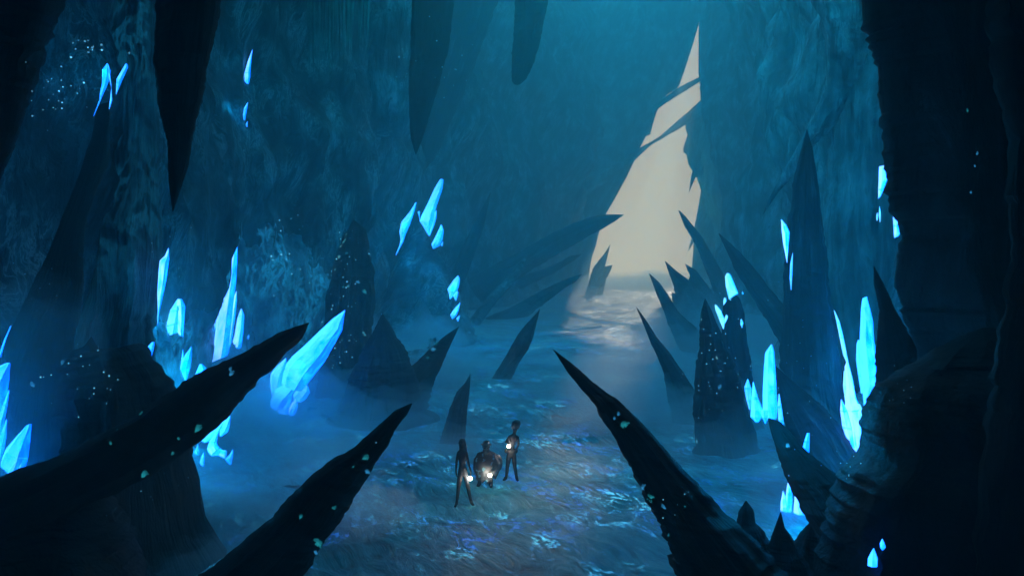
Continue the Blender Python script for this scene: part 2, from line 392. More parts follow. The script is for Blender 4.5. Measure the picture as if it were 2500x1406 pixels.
G3 = 'hazy spikes around the far cleft'

# --- near spikes
s_big = spike('rock_spike', 'largest black rock spike, slanting up from the lower left over the left crystals',
  [(755, 787), (700, 803), (645, 832), (585, 863), (500, 903), (440, 940), (350, 1000), (260, 1050), (140, 1108), (0, 1165), (-150, 1225), (-300, 1290)],
  [(755, 787), (738, 828), (692, 868), (665, 903), (630, 930), (606, 960), (560, 1012), (490, 1075), (420, 1130), (350, 1172), (250, 1215), (120, 1290), (0, 1370), (-60, 1500)], 16, 12.5, 'black', group=G1, n=60, chips=1.5)
s_sec = spike('rock_spike', 'black split tipped rock spike, rising from the bottom edge left of the people',
  [(1003, 984), (965, 1000), (905, 1055), (865, 1090), (842, 1106), (800, 1125), (750, 1165), (700, 1215), (640, 1285), (560, 1350), (430, 1440)],
  [(1007, 985), (995, 1010), (965, 1050), (945, 1090), (920, 1130), (880, 1190), (845, 1245), (800, 1315), (745, 1400), (700, 1470)], 13, 11, 'black', group=G1, n=60, chips=1.5)
s_right = spike('rock_spike', 'long black rock spike leaning left from the bottom edge, right of the three people',
  [(1349, 851), (1380, 900), (1415, 945), (1453, 988), (1470, 1030), (1500, 1070), (1530, 1130), (1570, 1200), (1600, 1265), (1635, 1350), (1680, 1460)],
  [(1350, 852), (1395, 885), (1440, 925), (1480, 958), (1500, 968), (1560, 1025), (1620, 1090), (1690, 1165), (1760, 1240), (1800, 1275), (1880, 1350), (1990, 1460)], 14.5, 11.5, 'black', group=G1, n=60, chips=1.5)
spike('rock_spike', 'dim teal rock spike beside the bright sandy floor, left of the far path',
  [(1319, 753), (1300, 775), (1285, 790), (1265, 815), (1245, 850), (1222, 890), (1195, 930)], [(1319, 753), (1309, 795), (1300, 830), (1285, 860), (1265, 890), (1245, 935)], 44, 42, 'navy', group=G1)
spike('rock_spike', 'dark teal rock spike with glowing lichen patches near its tip, left of centre',
  [(1120, 797), (1085, 820), (1050, 850), (1015, 885), (985, 910), (955, 945), (925, 980)], [(1121, 798), (1106, 830), (1090, 865), (1075, 900), (1060, 930), (1045, 985)], 35, 34, 'black', group=G1)
spike('rock_spike', 'faint misty rock spike standing just behind the left person',
  [(1148, 912), (1135, 935), (1115, 955), (1100, 990), (1085, 1040), (1070, 1090)], [(1149, 912), (1147, 950), (1142, 990), (1138, 1050), (1135, 1090)], 29, 27, 'navy', group=G1)
spike('rock_spike', 'slender dark spike leaning left at the right edge of the pale floor',
  [(1553, 749), (1570, 790), (1590, 840), (1605, 870), (1620, 910), (1630, 970), (1645, 1040)], [(1554, 749), (1580, 785), (1605, 825), (1635, 860), (1655, 890), (1682, 930), (1715, 980), (1745, 1040)], 34, 31, 'navy', group=G1)
spike('rock_spike', 'teal spike at the foot of the cleft, lowest of the three at its right corner',
  [(1584, 667), (1600, 710), (1620, 760), (1640, 810), (1665, 860), (1680, 900)], [(1585, 667), (1610, 690), (1635, 725), (1655, 760), (1700, 800), (1740, 850), (1780, 900)], 60, 52, 'navy', group=G3)
spike('rock_spike', 'broad toothed spike between two others at the right foot of the cleft',
  [(1623, 637), (1634, 670), (1645, 697), (1647, 712), (1655, 735), (1680, 780), (1700, 830)], [(1624, 637), (1650, 660), (1682, 684), (1720, 720), (1760, 780), (1820, 840)], 78, 68, 'navy', group=G3)
spike('rock_spike', 'short hooked tooth hugging the right edge of the cleft',
  [(1672, 644), (1684, 672), (1678, 700), (1700, 750), (1730, 790)], [(1673, 644), (1700, 660), (1730, 700), (1790, 780)], 88, 80, 'navy', group=G3)
spike('rock_spike', 'tiny notch tooth in front of the cleft foot', [(1640, 713), (1641, 735), (1650, 770)], [(1641, 713), (1660, 724), (1690, 760)], 74, 72, 'navy', group=G3, n=12)
spike('rock_spike', 'slim blue spike crossing the right edge of the cleft halfway up',
  [(1656, 514), (1670, 550), (1688, 580), (1700, 600), (1710, 625), (1735, 690)], [(1659, 514), (1675, 530), (1695, 555), (1715, 580), (1740, 625), (1800, 730)], 110, 100, 'navy', group=G3)
spike('rock_spike', 'long navy spike leaning left in front of the pale right wall',
  [(1754, 570), (1768, 600), (1785, 635), (1792, 655), (1820, 700), (1840, 730), (1870, 780), (1900, 830), (1930, 880)],
  [(1756, 570), (1785, 595), (1810, 620), (1850, 665), (1880, 705), (1900, 730), (1940, 770), (1985, 830), (2030, 880)], 48, 40, 'navy', group=G1, ext=12)
spike('rock_spike', 'tall upright navy rock tower right of the cleft',
  [(1969, 316), (1958, 360), (1945, 410), (1935, 450), (1933, 510), (1925, 520), (1920, 640), (1913, 700), (1911, 780), (1911, 880), (1905, 1000)],
  [(1971, 316), (1985, 370), (1992, 420), (2000, 470), (2005, 540), (2015, 600), (2020, 660), (2030, 740), (2040, 800), (2046, 870), (2052, 930), (2075, 1030)], 33, 31, 'navy', cat='rock tower', n=40, m=26)
spike('rock_spike', 'ribbed blue-grey ridge sloping down right from the central right crystals',
  [(1893, 893), (1897, 940), (1903, 1000), (1935, 1080), (1980, 1150), (2010, 1220)],
  [(1894, 893), (1930, 925), (1965, 953), (1990, 975), (2025, 1005), (2055, 1045), (2072, 1080), (2095, 1115), (2140, 1190)], 26, 22, 'navy', group=G1, n=36)
spike('rock_spike', 'black crooked rock arm below the central right crystals',
  [(1874, 1022), (1884, 1060), (1900, 1110), (1915, 1160), (1935, 1200), (1960, 1250), (1990, 1300), (2025, 1370), (2060, 1450)],
  [(1878, 1020), (1905, 1028), (1930, 1055), (1965, 1095), (2000, 1125), (2055, 1166), (2110, 1215), (2190, 1290), (2280, 1450)], 17, 14, 'black', group=G1, n=36)
spike('rock_spike', 'dark speckled cone rising between the cleft and the small crystals on the right',
  [(1721, 728), (1712, 760), (1708, 800), (1708, 850), (1700, 880), (1695, 940), (1692, 1000), (1700, 1090)],
  [(1722, 728), (1736, 755), (1751, 790), (1770, 830), (1785, 865), (1800, 900), (1818, 960), (1832, 1020), (1850, 1090)], 28, 26.5, 'speck', cat='rock cone', n=34)
spike('rock_spike', 'black leaning blade of rock at the right, just left of a thin strip of light',
  [(2133, 649), (2133, 690), (2140, 720), (2148, 760), (2144, 800), (2140, 850), (2140, 920), (2140, 1000)],
  [(2134, 649), (2150, 680), (2165, 710), (2185, 755), (2205, 790), (2225, 830), (2250, 880), (2290, 960)], 19, 18, 'black', group=G1)
spike('rock_spike', 'small black tooth at the bottom edge, right of the long right spike',
  [(1820, 1222), (1803, 1250), (1795, 1300), (1780, 1360), (1760, 1450)], [(1823, 1222), (1841, 1246), (1844, 1275), (1862, 1290), (1890, 1340), (1930, 1450)], 15, 14, 'navy', group=G1)
spike('rock_spike', 'low black tooth at the bottom edge under the lowest right crystals',
  [(1905, 1250), (1890, 1290), (1870, 1350), (1850, 1450)], [(1907, 1250), (1915, 1285), (1940, 1320), (1970, 1370), (2010, 1450)], 14.6, 14, 'navy', group=G1)
spike('rock_spike', 'low black tooth wedged beside the crooked arm at the bottom edge',
  [(1985, 1265), (1955, 1300), (1925, 1350), (1900, 1450)], [(1987, 1265), (2010, 1300), (2040, 1380), (2070, 1450)], 15.6, 15, 'black', group=G1)
spike('rock_spike', 'dark stone knob carrying the pale curved crystal right of the cleft', [(1786, 714), (1770, 733), (1761, 770), (1762, 830), (1764, 900), (1760, 1000)], [(1790, 713), (1806, 728), (1818, 765), (1824, 830), (1835, 900), (1850, 1000)], 31, 30, 'navy', cat='rock cone', df=.5)
# --- left side
spike('rock_spike', 'very dark brown rock column narrowing up to the pale crystals at the upper left',
  [(238, 262), (226, 330), (192, 430), (165, 500), (112, 630), (70, 720), (30, 800), (-20, 900), (-60, 1010)],
  [(270, 250), (264, 400), (232, 480), (207, 560), (202, 640), (206, 700), (192, 780), (176, 850), (172, 950), (190, 1060)], 20, 18, 'brown', cat='rock column', n=40, m=24, df=.5)
spike('rock_spike', 'pleated teal flowstone column left of the crystals with zigzag folds at its foot',
  [(300, -160), (262, 250), (235, 470), (207, 560), (204, 640), (205, 720), (180, 800), (172, 870), (150, 960)],
  [(372, -160), (382, 250), (386, 420), (392, 520), (388, 620), (382, 720), (372, 800), (370, 880), (372, 980)], 24, 22, 'teal', cat='rock column', n=50, m=40, groove=.5)
spike('rock_spike', 'low jagged black rubble ridge in front of the pleated column',
  [(222, 822), (205, 846), (172, 856), (150, 900), (135, 1000), (120, 1120)], [(224, 822), (246, 864), (300, 850), (338, 836), (360, 850), (372, 872), (400, 900), (440, 1000), (460, 1120)], 19, 17.5, 'black', cat='rock ridge', n=26, m=26)
spike('rock_spike', 'small rounded dark stub standing on the blue ledge at the left',
  [(276, 944), (264, 968), (258, 1010), (256, 1050), (250, 1120)], [(280, 944), (287, 962), (289, 1010), (290, 1050), (296, 1120)], 17, 16.7, 'black', group=G1, df=.9)
spike('rock_spike', 'dark speckled boulder column left of centre behind the big diagonal crystal',
  [(862, 538), (840, 575), (815, 640), (800, 720), (790, 800), (780, 900), (765, 1000)], [(866, 538), (894, 560), (905, 620), (914, 680), (916, 740), (908, 800), (922, 900), (945, 1000)], 44, 36, 'speck', cat='rock column', n=34, m=26)
spike('rock_spike', 'deep blue rock hill under the pair of pale blue crystals at centre left',
  [(1012, 540), (996, 562), (983, 605), (960, 655), (932, 740), (905, 810), (880, 900)], [(1040, 545), (1048, 575), (1062, 612), (1088, 645), (1122, 720), (1160, 810), (1180, 900)], 66, 60, 'wall', cat='rock hill', m=26)
spike('rock_spike', 'deep navy pointed rock left of the misty floor, right of the speckled column',
  [(933, 764), (915, 800), (893, 840), (862, 900), (840, 960), (820, 1010)], [(934, 764), (952, 792), (972, 825), (1000, 870), (1022, 930), (1040, 1000)], 34, 32, 'navy', group=G1, m=24)
# --- spikes by the cleft
spike('rock_spike', 'long teal spike pointing right across the lower cleft from the left',
  [(1523, 524), (1480, 523), (1440, 530), (1400, 545), (1330, 578), (1270, 613), (1200, 650)], [(1523, 525), (1500, 541), (1470, 560), (1440, 575), (1400, 600), (1350, 628), (1290, 665), (1240, 700)], 112, 108, 'navy', group=G3, end='', ext=20)
spike('rock_spike', 'short hazy spike below the long one left of the cleft', [(1419, 621), (1390, 625), (1370, 638), (1320, 660), (1280, 672)], [(1419, 622), (1402, 636), (1380, 650), (1350, 668), (1300, 692)], 132, 128, 'navy', group=G3, end='', ext=20)
spike('rock_spike', 'hazy blue spike low on the left of the cleft, pointing up right', [(1420, 669), (1390, 678), (1350, 695), (1310, 715), (1270, 738)], [(1421, 670), (1403, 690), (1380, 702), (1352, 724), (1310, 755)], 92, 88, 'navy', group=G3, ext=6)
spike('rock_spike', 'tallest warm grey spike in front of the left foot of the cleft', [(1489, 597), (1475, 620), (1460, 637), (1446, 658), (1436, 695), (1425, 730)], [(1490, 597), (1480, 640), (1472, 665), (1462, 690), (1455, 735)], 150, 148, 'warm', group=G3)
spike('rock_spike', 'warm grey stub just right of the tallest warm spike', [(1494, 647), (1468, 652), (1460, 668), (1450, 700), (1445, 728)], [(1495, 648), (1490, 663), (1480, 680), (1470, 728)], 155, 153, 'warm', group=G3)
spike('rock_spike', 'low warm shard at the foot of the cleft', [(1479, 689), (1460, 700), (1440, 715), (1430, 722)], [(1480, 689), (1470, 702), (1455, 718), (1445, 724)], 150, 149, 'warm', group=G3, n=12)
spike('rock_spike', 'rust streaked spike leaning right, midway between crystals and cleft',
  [(1287, 620), (1260, 650), (1230, 685), (1200, 715), (1165, 755), (1130, 800)], [(1288, 622), (1272, 668), (1245, 702), (1212, 738), (1185, 775), (1160, 810)], 84, 76, 'wall', group=G1)
spike('rock_spike', 'faint blue spike deep in the haze left of centre, above the small crystals',
  [(1197, 470), (1165, 530), (1130, 600), (1095, 680), (1070, 740), (1030, 800)], [(1198, 472), (1185, 540), (1160, 620), (1130, 700), (1115, 760), (1100, 810)], 85, 72, 'navy', group=G1)
# --- hanging rock
spike('stalactite', 'black hanging rock mass filling the top left corner', [(-30, 520), (-60, 420), (-120, 250), (-200, 50), (-260, -80)], [(-28, 520), (5, 420), (40, 330), (62, 250), (82, 180), (106, 130), (130, 50), (165, -60)], 13, 12, 'black', cat='stalactite', group=G2, end='up', n=34)
spike('stalactite', 'long black brown stalactite hanging at the upper left, the longest one',
  [(421, 516), (412, 440), (410, 350), (398, 300), (385, 250), (378, 150), (385, 40), (392, -60)], [(423, 516), (445, 450), (460, 400), (476, 300), (492, 240), (502, 180), (522, 90), (532, 40), (550, -60)], 14, 13.5, 'brown', cat='stalactite', group=G2, end='up', n=40)
spike('stalactite', 'dark slim stalactite hanging at upper centre left', [(1014, 378), (1003, 340), (998, 280), (1000, 200), (1002, 100), (1005, 40), (1006, -60)], [(1016, 378), (1030, 345), (1044, 300), (1062, 240), (1080, 185), (1097, 110), (1104, 50), (1116, -60)], 52, 51, 'black', cat='stalactite', group=G2, end='up', n=34)
spike('stalactite', 'blunt blue stalactite hanging behind the slim dark one', [(1032, 412), (1010, 402), (999, 380), (998, 300), (1005, 150), (1010, -60)], [(1040, 412), (1062, 385), (1082, 345), (1122, 250), (1170, 130), (1240, -60)], 85, 83, 'navy', cat='stalactite', group=G2, end='up', n=34)
spike('stalactite', 'short blunt dark stalactite at the top centre', [(1256, 207), (1249, 198), (1248, 170), (1252, 110), (1256, 40), (1258, -60)], [(1268, 207), (1285, 194), (1300, 162), (1318, 110), (1332, 40), (1350, -60)], 58, 57, 'black', cat='stalactite', group=G2, end='up', n=30)
spike('stalactite', 'thin hazy stalactite right of the cleft at the top', [(1873, 205), (1876, 150), (1881, 90), (1887, 30), (1890, -80)], [(1875, 205), (1884, 180), (1897, 145), (1911, 108), (1925, 40), (1945, -80)], 110, 108, 'navy', cat='stalactite', group=G2, end='up', n=30)
spike('stalactite', 'huge slanting teal stalactite crossing right to left at the upper right',
  [(1861, 526), (1880, 480), (1915, 412), (1940, 372), (1970, 312), (1996, 258), (2026, 200), (2029, 160), (2020, 50), (2015, -80)], [(1862, 526), (1900, 470), (1945, 422), (1990, 352), (2022, 326), (2070, 280), (2120, 210), (2150, 120), (2160, 50), (2180, -80)], 42, 40, 'wall_r', cat='stalactite', group=G2, end='up', n=40, m=24)
spike('stalactite', 'rounded hanging rock lobe above a pale hollow at upper centre left', [(925, 332), (905, 325), (880, 290), (850, 200), (830, 100), (820, -60)], [(975, 334), (998, 322), (1012, 280), (1020, 200), (1030, 100), (1040, -60)], 66, 64, 'wall_r', cat='stalactite', group=G2, end='up', m=24)
# bars of rock wedged across the cleft
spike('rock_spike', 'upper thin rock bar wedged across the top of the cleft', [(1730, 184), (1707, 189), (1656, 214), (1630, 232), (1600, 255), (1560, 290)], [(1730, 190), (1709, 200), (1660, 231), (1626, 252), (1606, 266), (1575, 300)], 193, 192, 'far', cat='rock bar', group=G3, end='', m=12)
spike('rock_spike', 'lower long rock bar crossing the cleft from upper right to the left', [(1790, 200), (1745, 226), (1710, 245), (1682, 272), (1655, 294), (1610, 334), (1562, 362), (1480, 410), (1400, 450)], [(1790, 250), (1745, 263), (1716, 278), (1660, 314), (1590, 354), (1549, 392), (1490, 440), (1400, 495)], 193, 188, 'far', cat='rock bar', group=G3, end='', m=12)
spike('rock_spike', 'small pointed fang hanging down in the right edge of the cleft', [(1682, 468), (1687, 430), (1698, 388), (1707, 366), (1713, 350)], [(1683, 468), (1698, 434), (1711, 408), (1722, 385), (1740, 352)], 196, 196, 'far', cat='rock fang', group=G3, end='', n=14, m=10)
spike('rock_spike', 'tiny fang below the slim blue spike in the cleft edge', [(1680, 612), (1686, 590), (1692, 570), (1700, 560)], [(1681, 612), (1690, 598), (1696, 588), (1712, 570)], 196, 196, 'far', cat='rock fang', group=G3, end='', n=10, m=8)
# right hand masses
spike('rock_column', 'textured blue column of rock at right with bright crystals on its edge',
  [(2020, -120), (2022, 50), (2025, 330), (2022, 450), (2012, 560), (2018, 700), (2035, 880), (2050, 1040)], [(2260, -120), (2250, 50), (2250, 330), (2260, 450), (2262, 560), (2262, 700), (2280, 880), (2300, 1040)], 42, 40, 'teal', cat='rock column', n=60, m=44, groove=.35)
spike('rock_column', 'massive near black rock wall filling the right edge',
  [(2108, -160), (2110, 50), (2140, 160), (2150, 300), (2163, 400), (2174, 480), (2181, 530), (2200, 545), (2208, 572), (2195, 622), (2194, 700), (2204, 760), (2222, 810), (2246, 850), (2253, 890), (2262, 960), (2270, 1060)],
  [(2760, -160), (2760, 50), (2760, 160), (2760, 300), (2760, 400), (2760, 480), (2760, 530), (2760, 560), (2760, 622), (2760, 700), (2760, 760), (2760, 850), (2760, 890), (2760, 960), (2760, 1060)], 17, 17, 'dark_wall', cat='rock wall', n=80, m=60, df=.45, groove=.5, chips=.35)
spike('rock_column', 'brown black rock column at the far right margin',
  [(2418, -160), (2422, 60), (2432, 160), (2452, 260), (2470, 340), (2466, 480), (2474, 620), (2455, 760), (2440, 900), (2420, 1080)], [(2900, -160), (2900, 60), (2900, 160), (2900, 260), (2900, 340), (2900, 480), (2900, 620), (2900, 760), (2900, 900), (2900, 1080)], 12.5, 12, 'brown', cat='rock column', n=40, m=30, df=.4)
spike('boulder', 'black rock mound rising at the lower right below the tall crystals',
  [(2400, 800), (2300, 850), (2250, 884), (2180, 925), (2151, 945), (2128, 995), (2112, 1035), (2120, 1090), (2056, 1166), (2030, 1260), (1995, 1420), (1960, 1520)],
  [(2402, 800), (2500, 800), (2580, 850), (2620, 900), (2650, 1000), (2680, 1100), (2700, 1420), (2700, 1520)], 15, 13, 'mound', cat='boulder', n=50, m=40, groove=.5, chips=1.0, jag=.05)
spike('boulder', 'dark mound filling the lower left corner under the largest spike',
  [(120, 1130), (0, 1200), (-120, 1280), (-200, 1400), (-250, 1520)], [(130, 1130), (190, 1160), (250, 1215), (290, 1290), (330, 1400), (350, 1520)], 15, 12.5, 'mound', cat='boulder', n=30, m=40, groove=.4)

# ---------------------------------------------------------------- where on the rock does a pixel fall
allv, allf = [], []
for o in ROCKS + [ground]:
    k = len(allv); mw = Matrix.Translation(o.location)
    allv += [mw @ v.co for v in o.data.vertices]; allf += [tuple(k + i for i in p.vertices) for p in o.data.polygons]
BVH = BVHTree.FromPolygons(allv, allf)
def hitY(px, py):
    d = P(px, py, 1.0) - Vector((0, 0, H)); h = BVH.ray_cast(Vector((0, 0, H)), d.normalized())
    return h[0].y if h[0] is not None else 60.0

# ---------------------------------------------------------------- glowing crystals
GC = 'glowing crystals growing on the cavern rock'
def crystals(label, shards, mat, Y=None, at=None, glow=1.0, fwd=0):
    """one thing per cluster, one child per shard; each shard rooted in the rock behind it"""
    if Y is None:
        a = at or (sum(p[0] for p in shards[0][0]) / len(shards[0][0]), sum(p[1] for p in shards[0][0]) / len(shards[0][0]))
        hs = sorted(hitY(*a) if at else hitY(*q) for q in ([a] + shards[0][0] + shards[0][1]))
        Y = hs[len(hs) // 4]
    Y -= fwd
    lowest = max(p[1] for s in shards for p in s[0] + s[1]); xs = [p[0] for s in shards for p in s[0] + s[1]]
    root = empty('crystal_cluster' if len(shards) > 1 else 'crystal', P(sum(xs) / len(xs), lowest, Y))
    tag(root, label, 'crystal', GC)
    for i, s in enumerate(shards):
        L, Rr = s[0], s[1]; dY = s[2] if len(s) > 2 else 0
        wmax = max(abs(b[0] - a[0]) for a in L for b in Rr) / F * Y * .5
        yy = Y - dY - min(wmax, 1.0) * .55
        CNT[0] += 1
        bm, base = outline_body(L, Rr, yy - .25, yy, n=12, m=6, df=.75, groove=.35, seed=CNT[0] * 1.3, exact=True)
        me = s[3] if len(s) > 3 else mat
        child(link('shard', bm, M[me], base=base), root)
    hgt = lowest - min(p[1] for s in shards for p in s[0] + s[1]); wid = max(xs) - min(xs)
    size = math.sqrt(max(hgt, 1) * max(wid, 1)) / F * Y
    if size > .35:      # point light added in front to strengthen the crystal's own glow
        ld = bpy.data.lights.new('crystal_fill_light', 'POINT'); lo = bpy.data.objects.new('crystal_fill_light', ld); COL.objects.link(lo)
        ld.energy = 120 * glow * min(size, 2.2) ** 1.6; ld.color = (.0, .42, 1.0); ld.shadow_soft_size = .25
        lo.parent = root; lo.location = Vector((0, -1.1 - .4 * size, hgt * .5 / F * Y))
    return root
C = crystals
C('pale blue forked crystal hanging at the upper left above the brown column', [
  ([(262, 155), (250, 171), (249, 205), (244, 228), (243, 245), (228, 284)], [(263, 155), (270, 174), (268, 190), (262, 208), (245, 247), (229, 284)]),
  ([(264, 160), (266, 190), (272, 215), (266, 266)], [(266, 160), (271, 200), (274, 247), (267, 267)], .1)], 'sky', Y=19.2)
C('slim slanted crystal right of the forked one at the upper left', [([(306, 157), (285, 193), (284, 205), (283, 231)], [(311, 157), (313, 165), (296, 202), (284, 231)])], 'sky', at=(300, 240), fwd=1.0)
C('upright pointed crystal high on the left wall, largest of the three in its column', [([(616, 122), (605, 150), (597, 180), (597, 198), (603, 205)], [(617, 122), (613, 150), (611, 178), (611, 190), (607, 205)])], 'mint')
C('thin crystal sliver below the upright one high on the left wall', [([(605, 250), (596, 264), (593, 284), (596, 294)], [(606, 250), (603, 270), (598, 294)])], 'sky')
C('tiniest crystal of the three in the column high on the left wall', [([(604, 297), (600, 304), (602, 310)], [(605, 297), (604, 310)])], 'sky')
C('narrow bright cyan crystal pointing down left of the tallest crystals', [([(411, 606), (402, 625), (390, 636), (387, 665), (384, 715), (385, 755), (384, 793)], [(412, 606), (413, 634), (405, 690), (396, 730), (388, 765), (385, 793)])], 'mint', Y=22.4, glow=.25)
C('broad whitish crystal with a notched base left of the tallest crystals', [
  ([(433, 730), (416, 756), (405, 795), (398, 826)], [(436, 732), (440, 760), (438, 790), (435, 811)], 0, 'pale'),
  ([(434, 730), (428, 745), (432, 775), (434, 811)], [(444, 730), (452, 748), (450, 780), (447, 822)], .08, 'mint')], 'mint', at=(425, 780), glow=1.8)
C('tallest crystal cluster of the left side, a spire with side blades', [
  ([(573, 585), (562, 606), (550, 662), (535, 742), (527, 800), (520, 856), (514, 886)], [(577, 585), (580, 600), (579, 640), (576, 690), (568, 760), (562, 820), (556, 868)]),
  ([(577, 711), (567, 735), (562, 780), (556, 830), (548, 872)], [(578, 711), (578, 735), (573, 780), (566, 830), (556, 866)], -.1),
  ([(530, 708), (526, 760), (523, 800), (524, 830)], [(531, 708), (534, 745), (533, 790), (530, 830)], -.1),
  ([(548, 800), (540, 830), (530, 870), (520, 876)], [(549, 800), (550, 830), (545, 872), (540, 875)], .25, 'pale')], 'mint', at=(545, 760), glow=5, fwd=1.3)
C('stubby mint crystal right of the tallest left cluster', [([(588, 754), (580, 775), (572, 820), (565, 846), (572, 850)], [(591, 754), (596, 770), (594, 810), (589, 848), (580, 853)])], 'mint')
C('small fang crystal peeping over the largest spike', [([(607, 817), (600, 842), (592, 872)], [(608, 817), (606, 840), (603, 872)])], 'mint', at=(600, 790))
C('smallest fang crystal peeping over the largest spike', [([(623, 830), (616, 846), (612, 862)], [(625, 834), (625, 848), (622, 862)])], 'mint', at=(618, 800))
C('kite shaped blue crystal hanging low left of the largest spike', [([(466, 847), (452, 866), (445, 880), (439, 900), (453, 932)], [(468, 848), (468, 870), (465, 895), (454, 932)]), ([(446, 853), (443, 875), (440, 900)], [(447, 853), (449, 875), (448, 900)], -.1)], 'cyan', at=(453, 890), fwd=2.5)
C('low blue crystal half hidden behind the largest spike', [([(487, 889), (480, 905), (472, 925)], [(494, 889), (506, 902), (510, 925)])], 'cyan', at=(478, 880), fwd=2.5)
C('little cyan crystal beside the rubble ridge on the left', [([(371, 835), (361, 846), (368, 870)], [(377, 835), (376, 850), (370, 870)])], 'cyan', Y=20)
C('huge diagonal crystal leaning right above a fan of broken shards', [
  ([(842, 757), (812, 778), (780, 808), (745, 842), (715, 868), (700, 886), (692, 910), (687, 935)], [(843, 757), (840, 775), (836, 806), (812, 848), (793, 882), (770, 912), (748, 940), (735, 955)], 0, 'cyan'),
  ([(697, 874), (676, 893), (661, 912), (659, 930), (662, 960), (668, 975)], [(699, 875), (698, 895), (690, 930), (684, 960), (680, 975)], -.1, 'sky'),
  ([(736, 926), (700, 935), (672, 950), (661, 975), (659, 990)], [(737, 927), (722, 950), (706, 975), (690, 998), (676, 1001)], .15),
  ([(700, 950), (690, 975), (680, 994), (676, 1004)], [(712, 952), (712, 975), (706, 996), (703, 1012)], .1, 'mint'),
  ([(748, 940), (725, 950), (715, 965), (718, 978)], [(752, 944), (757, 957), (748, 972), (736, 981)], -.05, 'sky'),
  ([(722, 974), (712, 985), (704, 1000), (706, 1012)], [(725, 976), (727, 992), (722, 1010), (715, 1018)], .05, 'mint')], 'cyan', Y=32.5, glow=.8)
C('curved glowing crystal mass under the largest spike, with a hooked tail', [
  ([(562, 1014), (545, 1028), (538, 1040), (536, 1060)], [(563, 1016), (561, 1038), (556, 1054), (540, 1066)], 0, 'cyan'),
  ([(545, 1028), (520, 1050), (500, 1068), (492, 1076)], [(546, 1030), (535, 1055), (520, 1072), (504, 1080)], -.05, 'cyan'),
  ([(527, 1058), (512, 1075), (505, 1095), (508, 1104), (516, 1112)], [(534, 1056), (529, 1080), (534, 1095), (532, 1106), (522, 1112)], .05, 'cyan'),
  ([(508, 1095), (516, 1111), (533, 1112), (549, 1119)], [(529, 1084), (537, 1094), (543, 1098), (552, 1099)], 0, 'mint')], 'cyan', Y=23.5)
C('tiny triangular crystal under the largest spike, leftmost', [([(483, 1083), (478, 1095), (473, 1104)], [(484, 1083), (486, 1098), (485, 1110)])], 'cyan', at=(480, 1125))
C('tiny upright fang crystal under the largest spike, lowest', [([(497, 1104), (490, 1118), (487, 1129), (492, 1136)], [(498, 1104), (499, 1122), (498, 1137)])], 'cyan', at=(495, 1145))
C('small shark fin crystal right of the hooked crystal tail', [([(568, 1097), (560, 1110), (549, 1121), (560, 1133)], [(569, 1097), (568, 1115), (564, 1133)])], 'cyan', at=(560, 1145))
C('thin rod crystal at the left edge of the photo', [([(26, 795), (10, 830), (-5, 872)], [(27, 797), (14, 830), (2, 872)])], 'cyan', Y=17.5)
C('tall left edge crystal stack of three overlapping blades', [
  ([(18, 885), (0, 892), (-30, 920), (-30, 1000)], [(25, 888), (22, 930), (14, 985), (0, 1060)]),
  ([(21, 952), (8, 985), (-10, 1040), (-15, 1080)], [(23, 952), (18, 990), (8, 1045), (0, 1080)], .1),
  ([(15, 1023), (4, 1055), (-8, 1090), (-5, 1130)], [(17, 1025), (16, 1060), (11, 1095), (2, 1130)], .2)], 'cyan', Y=17.3, glow=.4)
C('broad arrowhead crystal at the lower left edge with small blades in front', [
  ([(66, 1037), (40, 1065), (14, 1095), (2, 1128), (18, 1150)], [(77, 1035), (74, 1075), (68, 1120), (58, 1152), (30, 1158)]),
  ([(48, 1096), (35, 1128), (18, 1155), (2, 1205), (8, 1220)], [(49, 1097), (42, 1140), (34, 1180), (20, 1215), (10, 1221)], .15, 'sky'),
  ([(52, 1130), (42, 1150), (34, 1180)], [(53, 1131), (51, 1155), (46, 1172), (37, 1181)], .1, 'sky')], 'cyan', Y=17, glow=.4)
C('long pale blue crystal leaning right above the blue hill', Y=61.5, shards=[
  ([(1075, 437), (1062, 458), (1045, 495), (1030, 525), (1024, 542), (1035, 556), (1046, 575)], [(1083, 439), (1080, 462), (1070, 490), (1062, 515), (1058, 540), (1050, 560), (1048, 576)]),
  ([(1064, 514), (1052, 540), (1048, 575)], [(1067, 515), (1065, 535), (1058, 556), (1049, 576)], .05)], mat='sky')
C('narrow pale crystal left of the long one, tapering downward', [([(1014, 495), (1002, 515), (990, 530), (980, 542), (975, 565), (978, 585), (975, 600), (966, 622)], [(1017, 494), (1010, 522), (1000, 550), (990, 572), (984, 592), (967, 623)])], 'sky', Y=62)
C('tiny splinter crystal beside the long pale one', [([(1020, 518), (1023, 528), (1025, 540)], [(1025, 515), (1025, 528), (1026, 540)])], 'sky', Y=62)
C('rounded pale crystal right of and below the long pale one', [([(1076, 549), (1066, 572), (1053, 597), (1057, 607)], [(1079, 550), (1083, 562), (1081, 582), (1073, 600), (1060, 607)]), ([(1081, 590), (1076, 599), (1079, 601)], [(1082, 590), (1081, 601)], 0)], 'sky', Y=62)
C('plump lilac blue crystal low on the left of the cleft', [([(1117, 673), (1106, 685), (1092, 706), (1096, 716), (1098, 730)], [(1120, 675), (1123, 681), (1120, 700), (1112, 718), (1100, 730)]), ([(1116, 710), (1106, 722), (1112, 733)], [(1119, 713), (1118, 722), (1114, 734)], .1)], 'sky', Y=56)
C('small leaf shaped crystal under the plump lilac one', [([(1123, 739), (1108, 755), (1099, 769), (1104, 778)], [(1124, 740), (1120, 758), (1114, 771), (1106, 778)]), ], 'sky', Y=56)
C('smallest crystal chip under the leaf shaped one', [([(1122, 770), (1114, 777), (1117, 784)], [(1123, 771), (1119, 784)])], 'sky', Y=56)
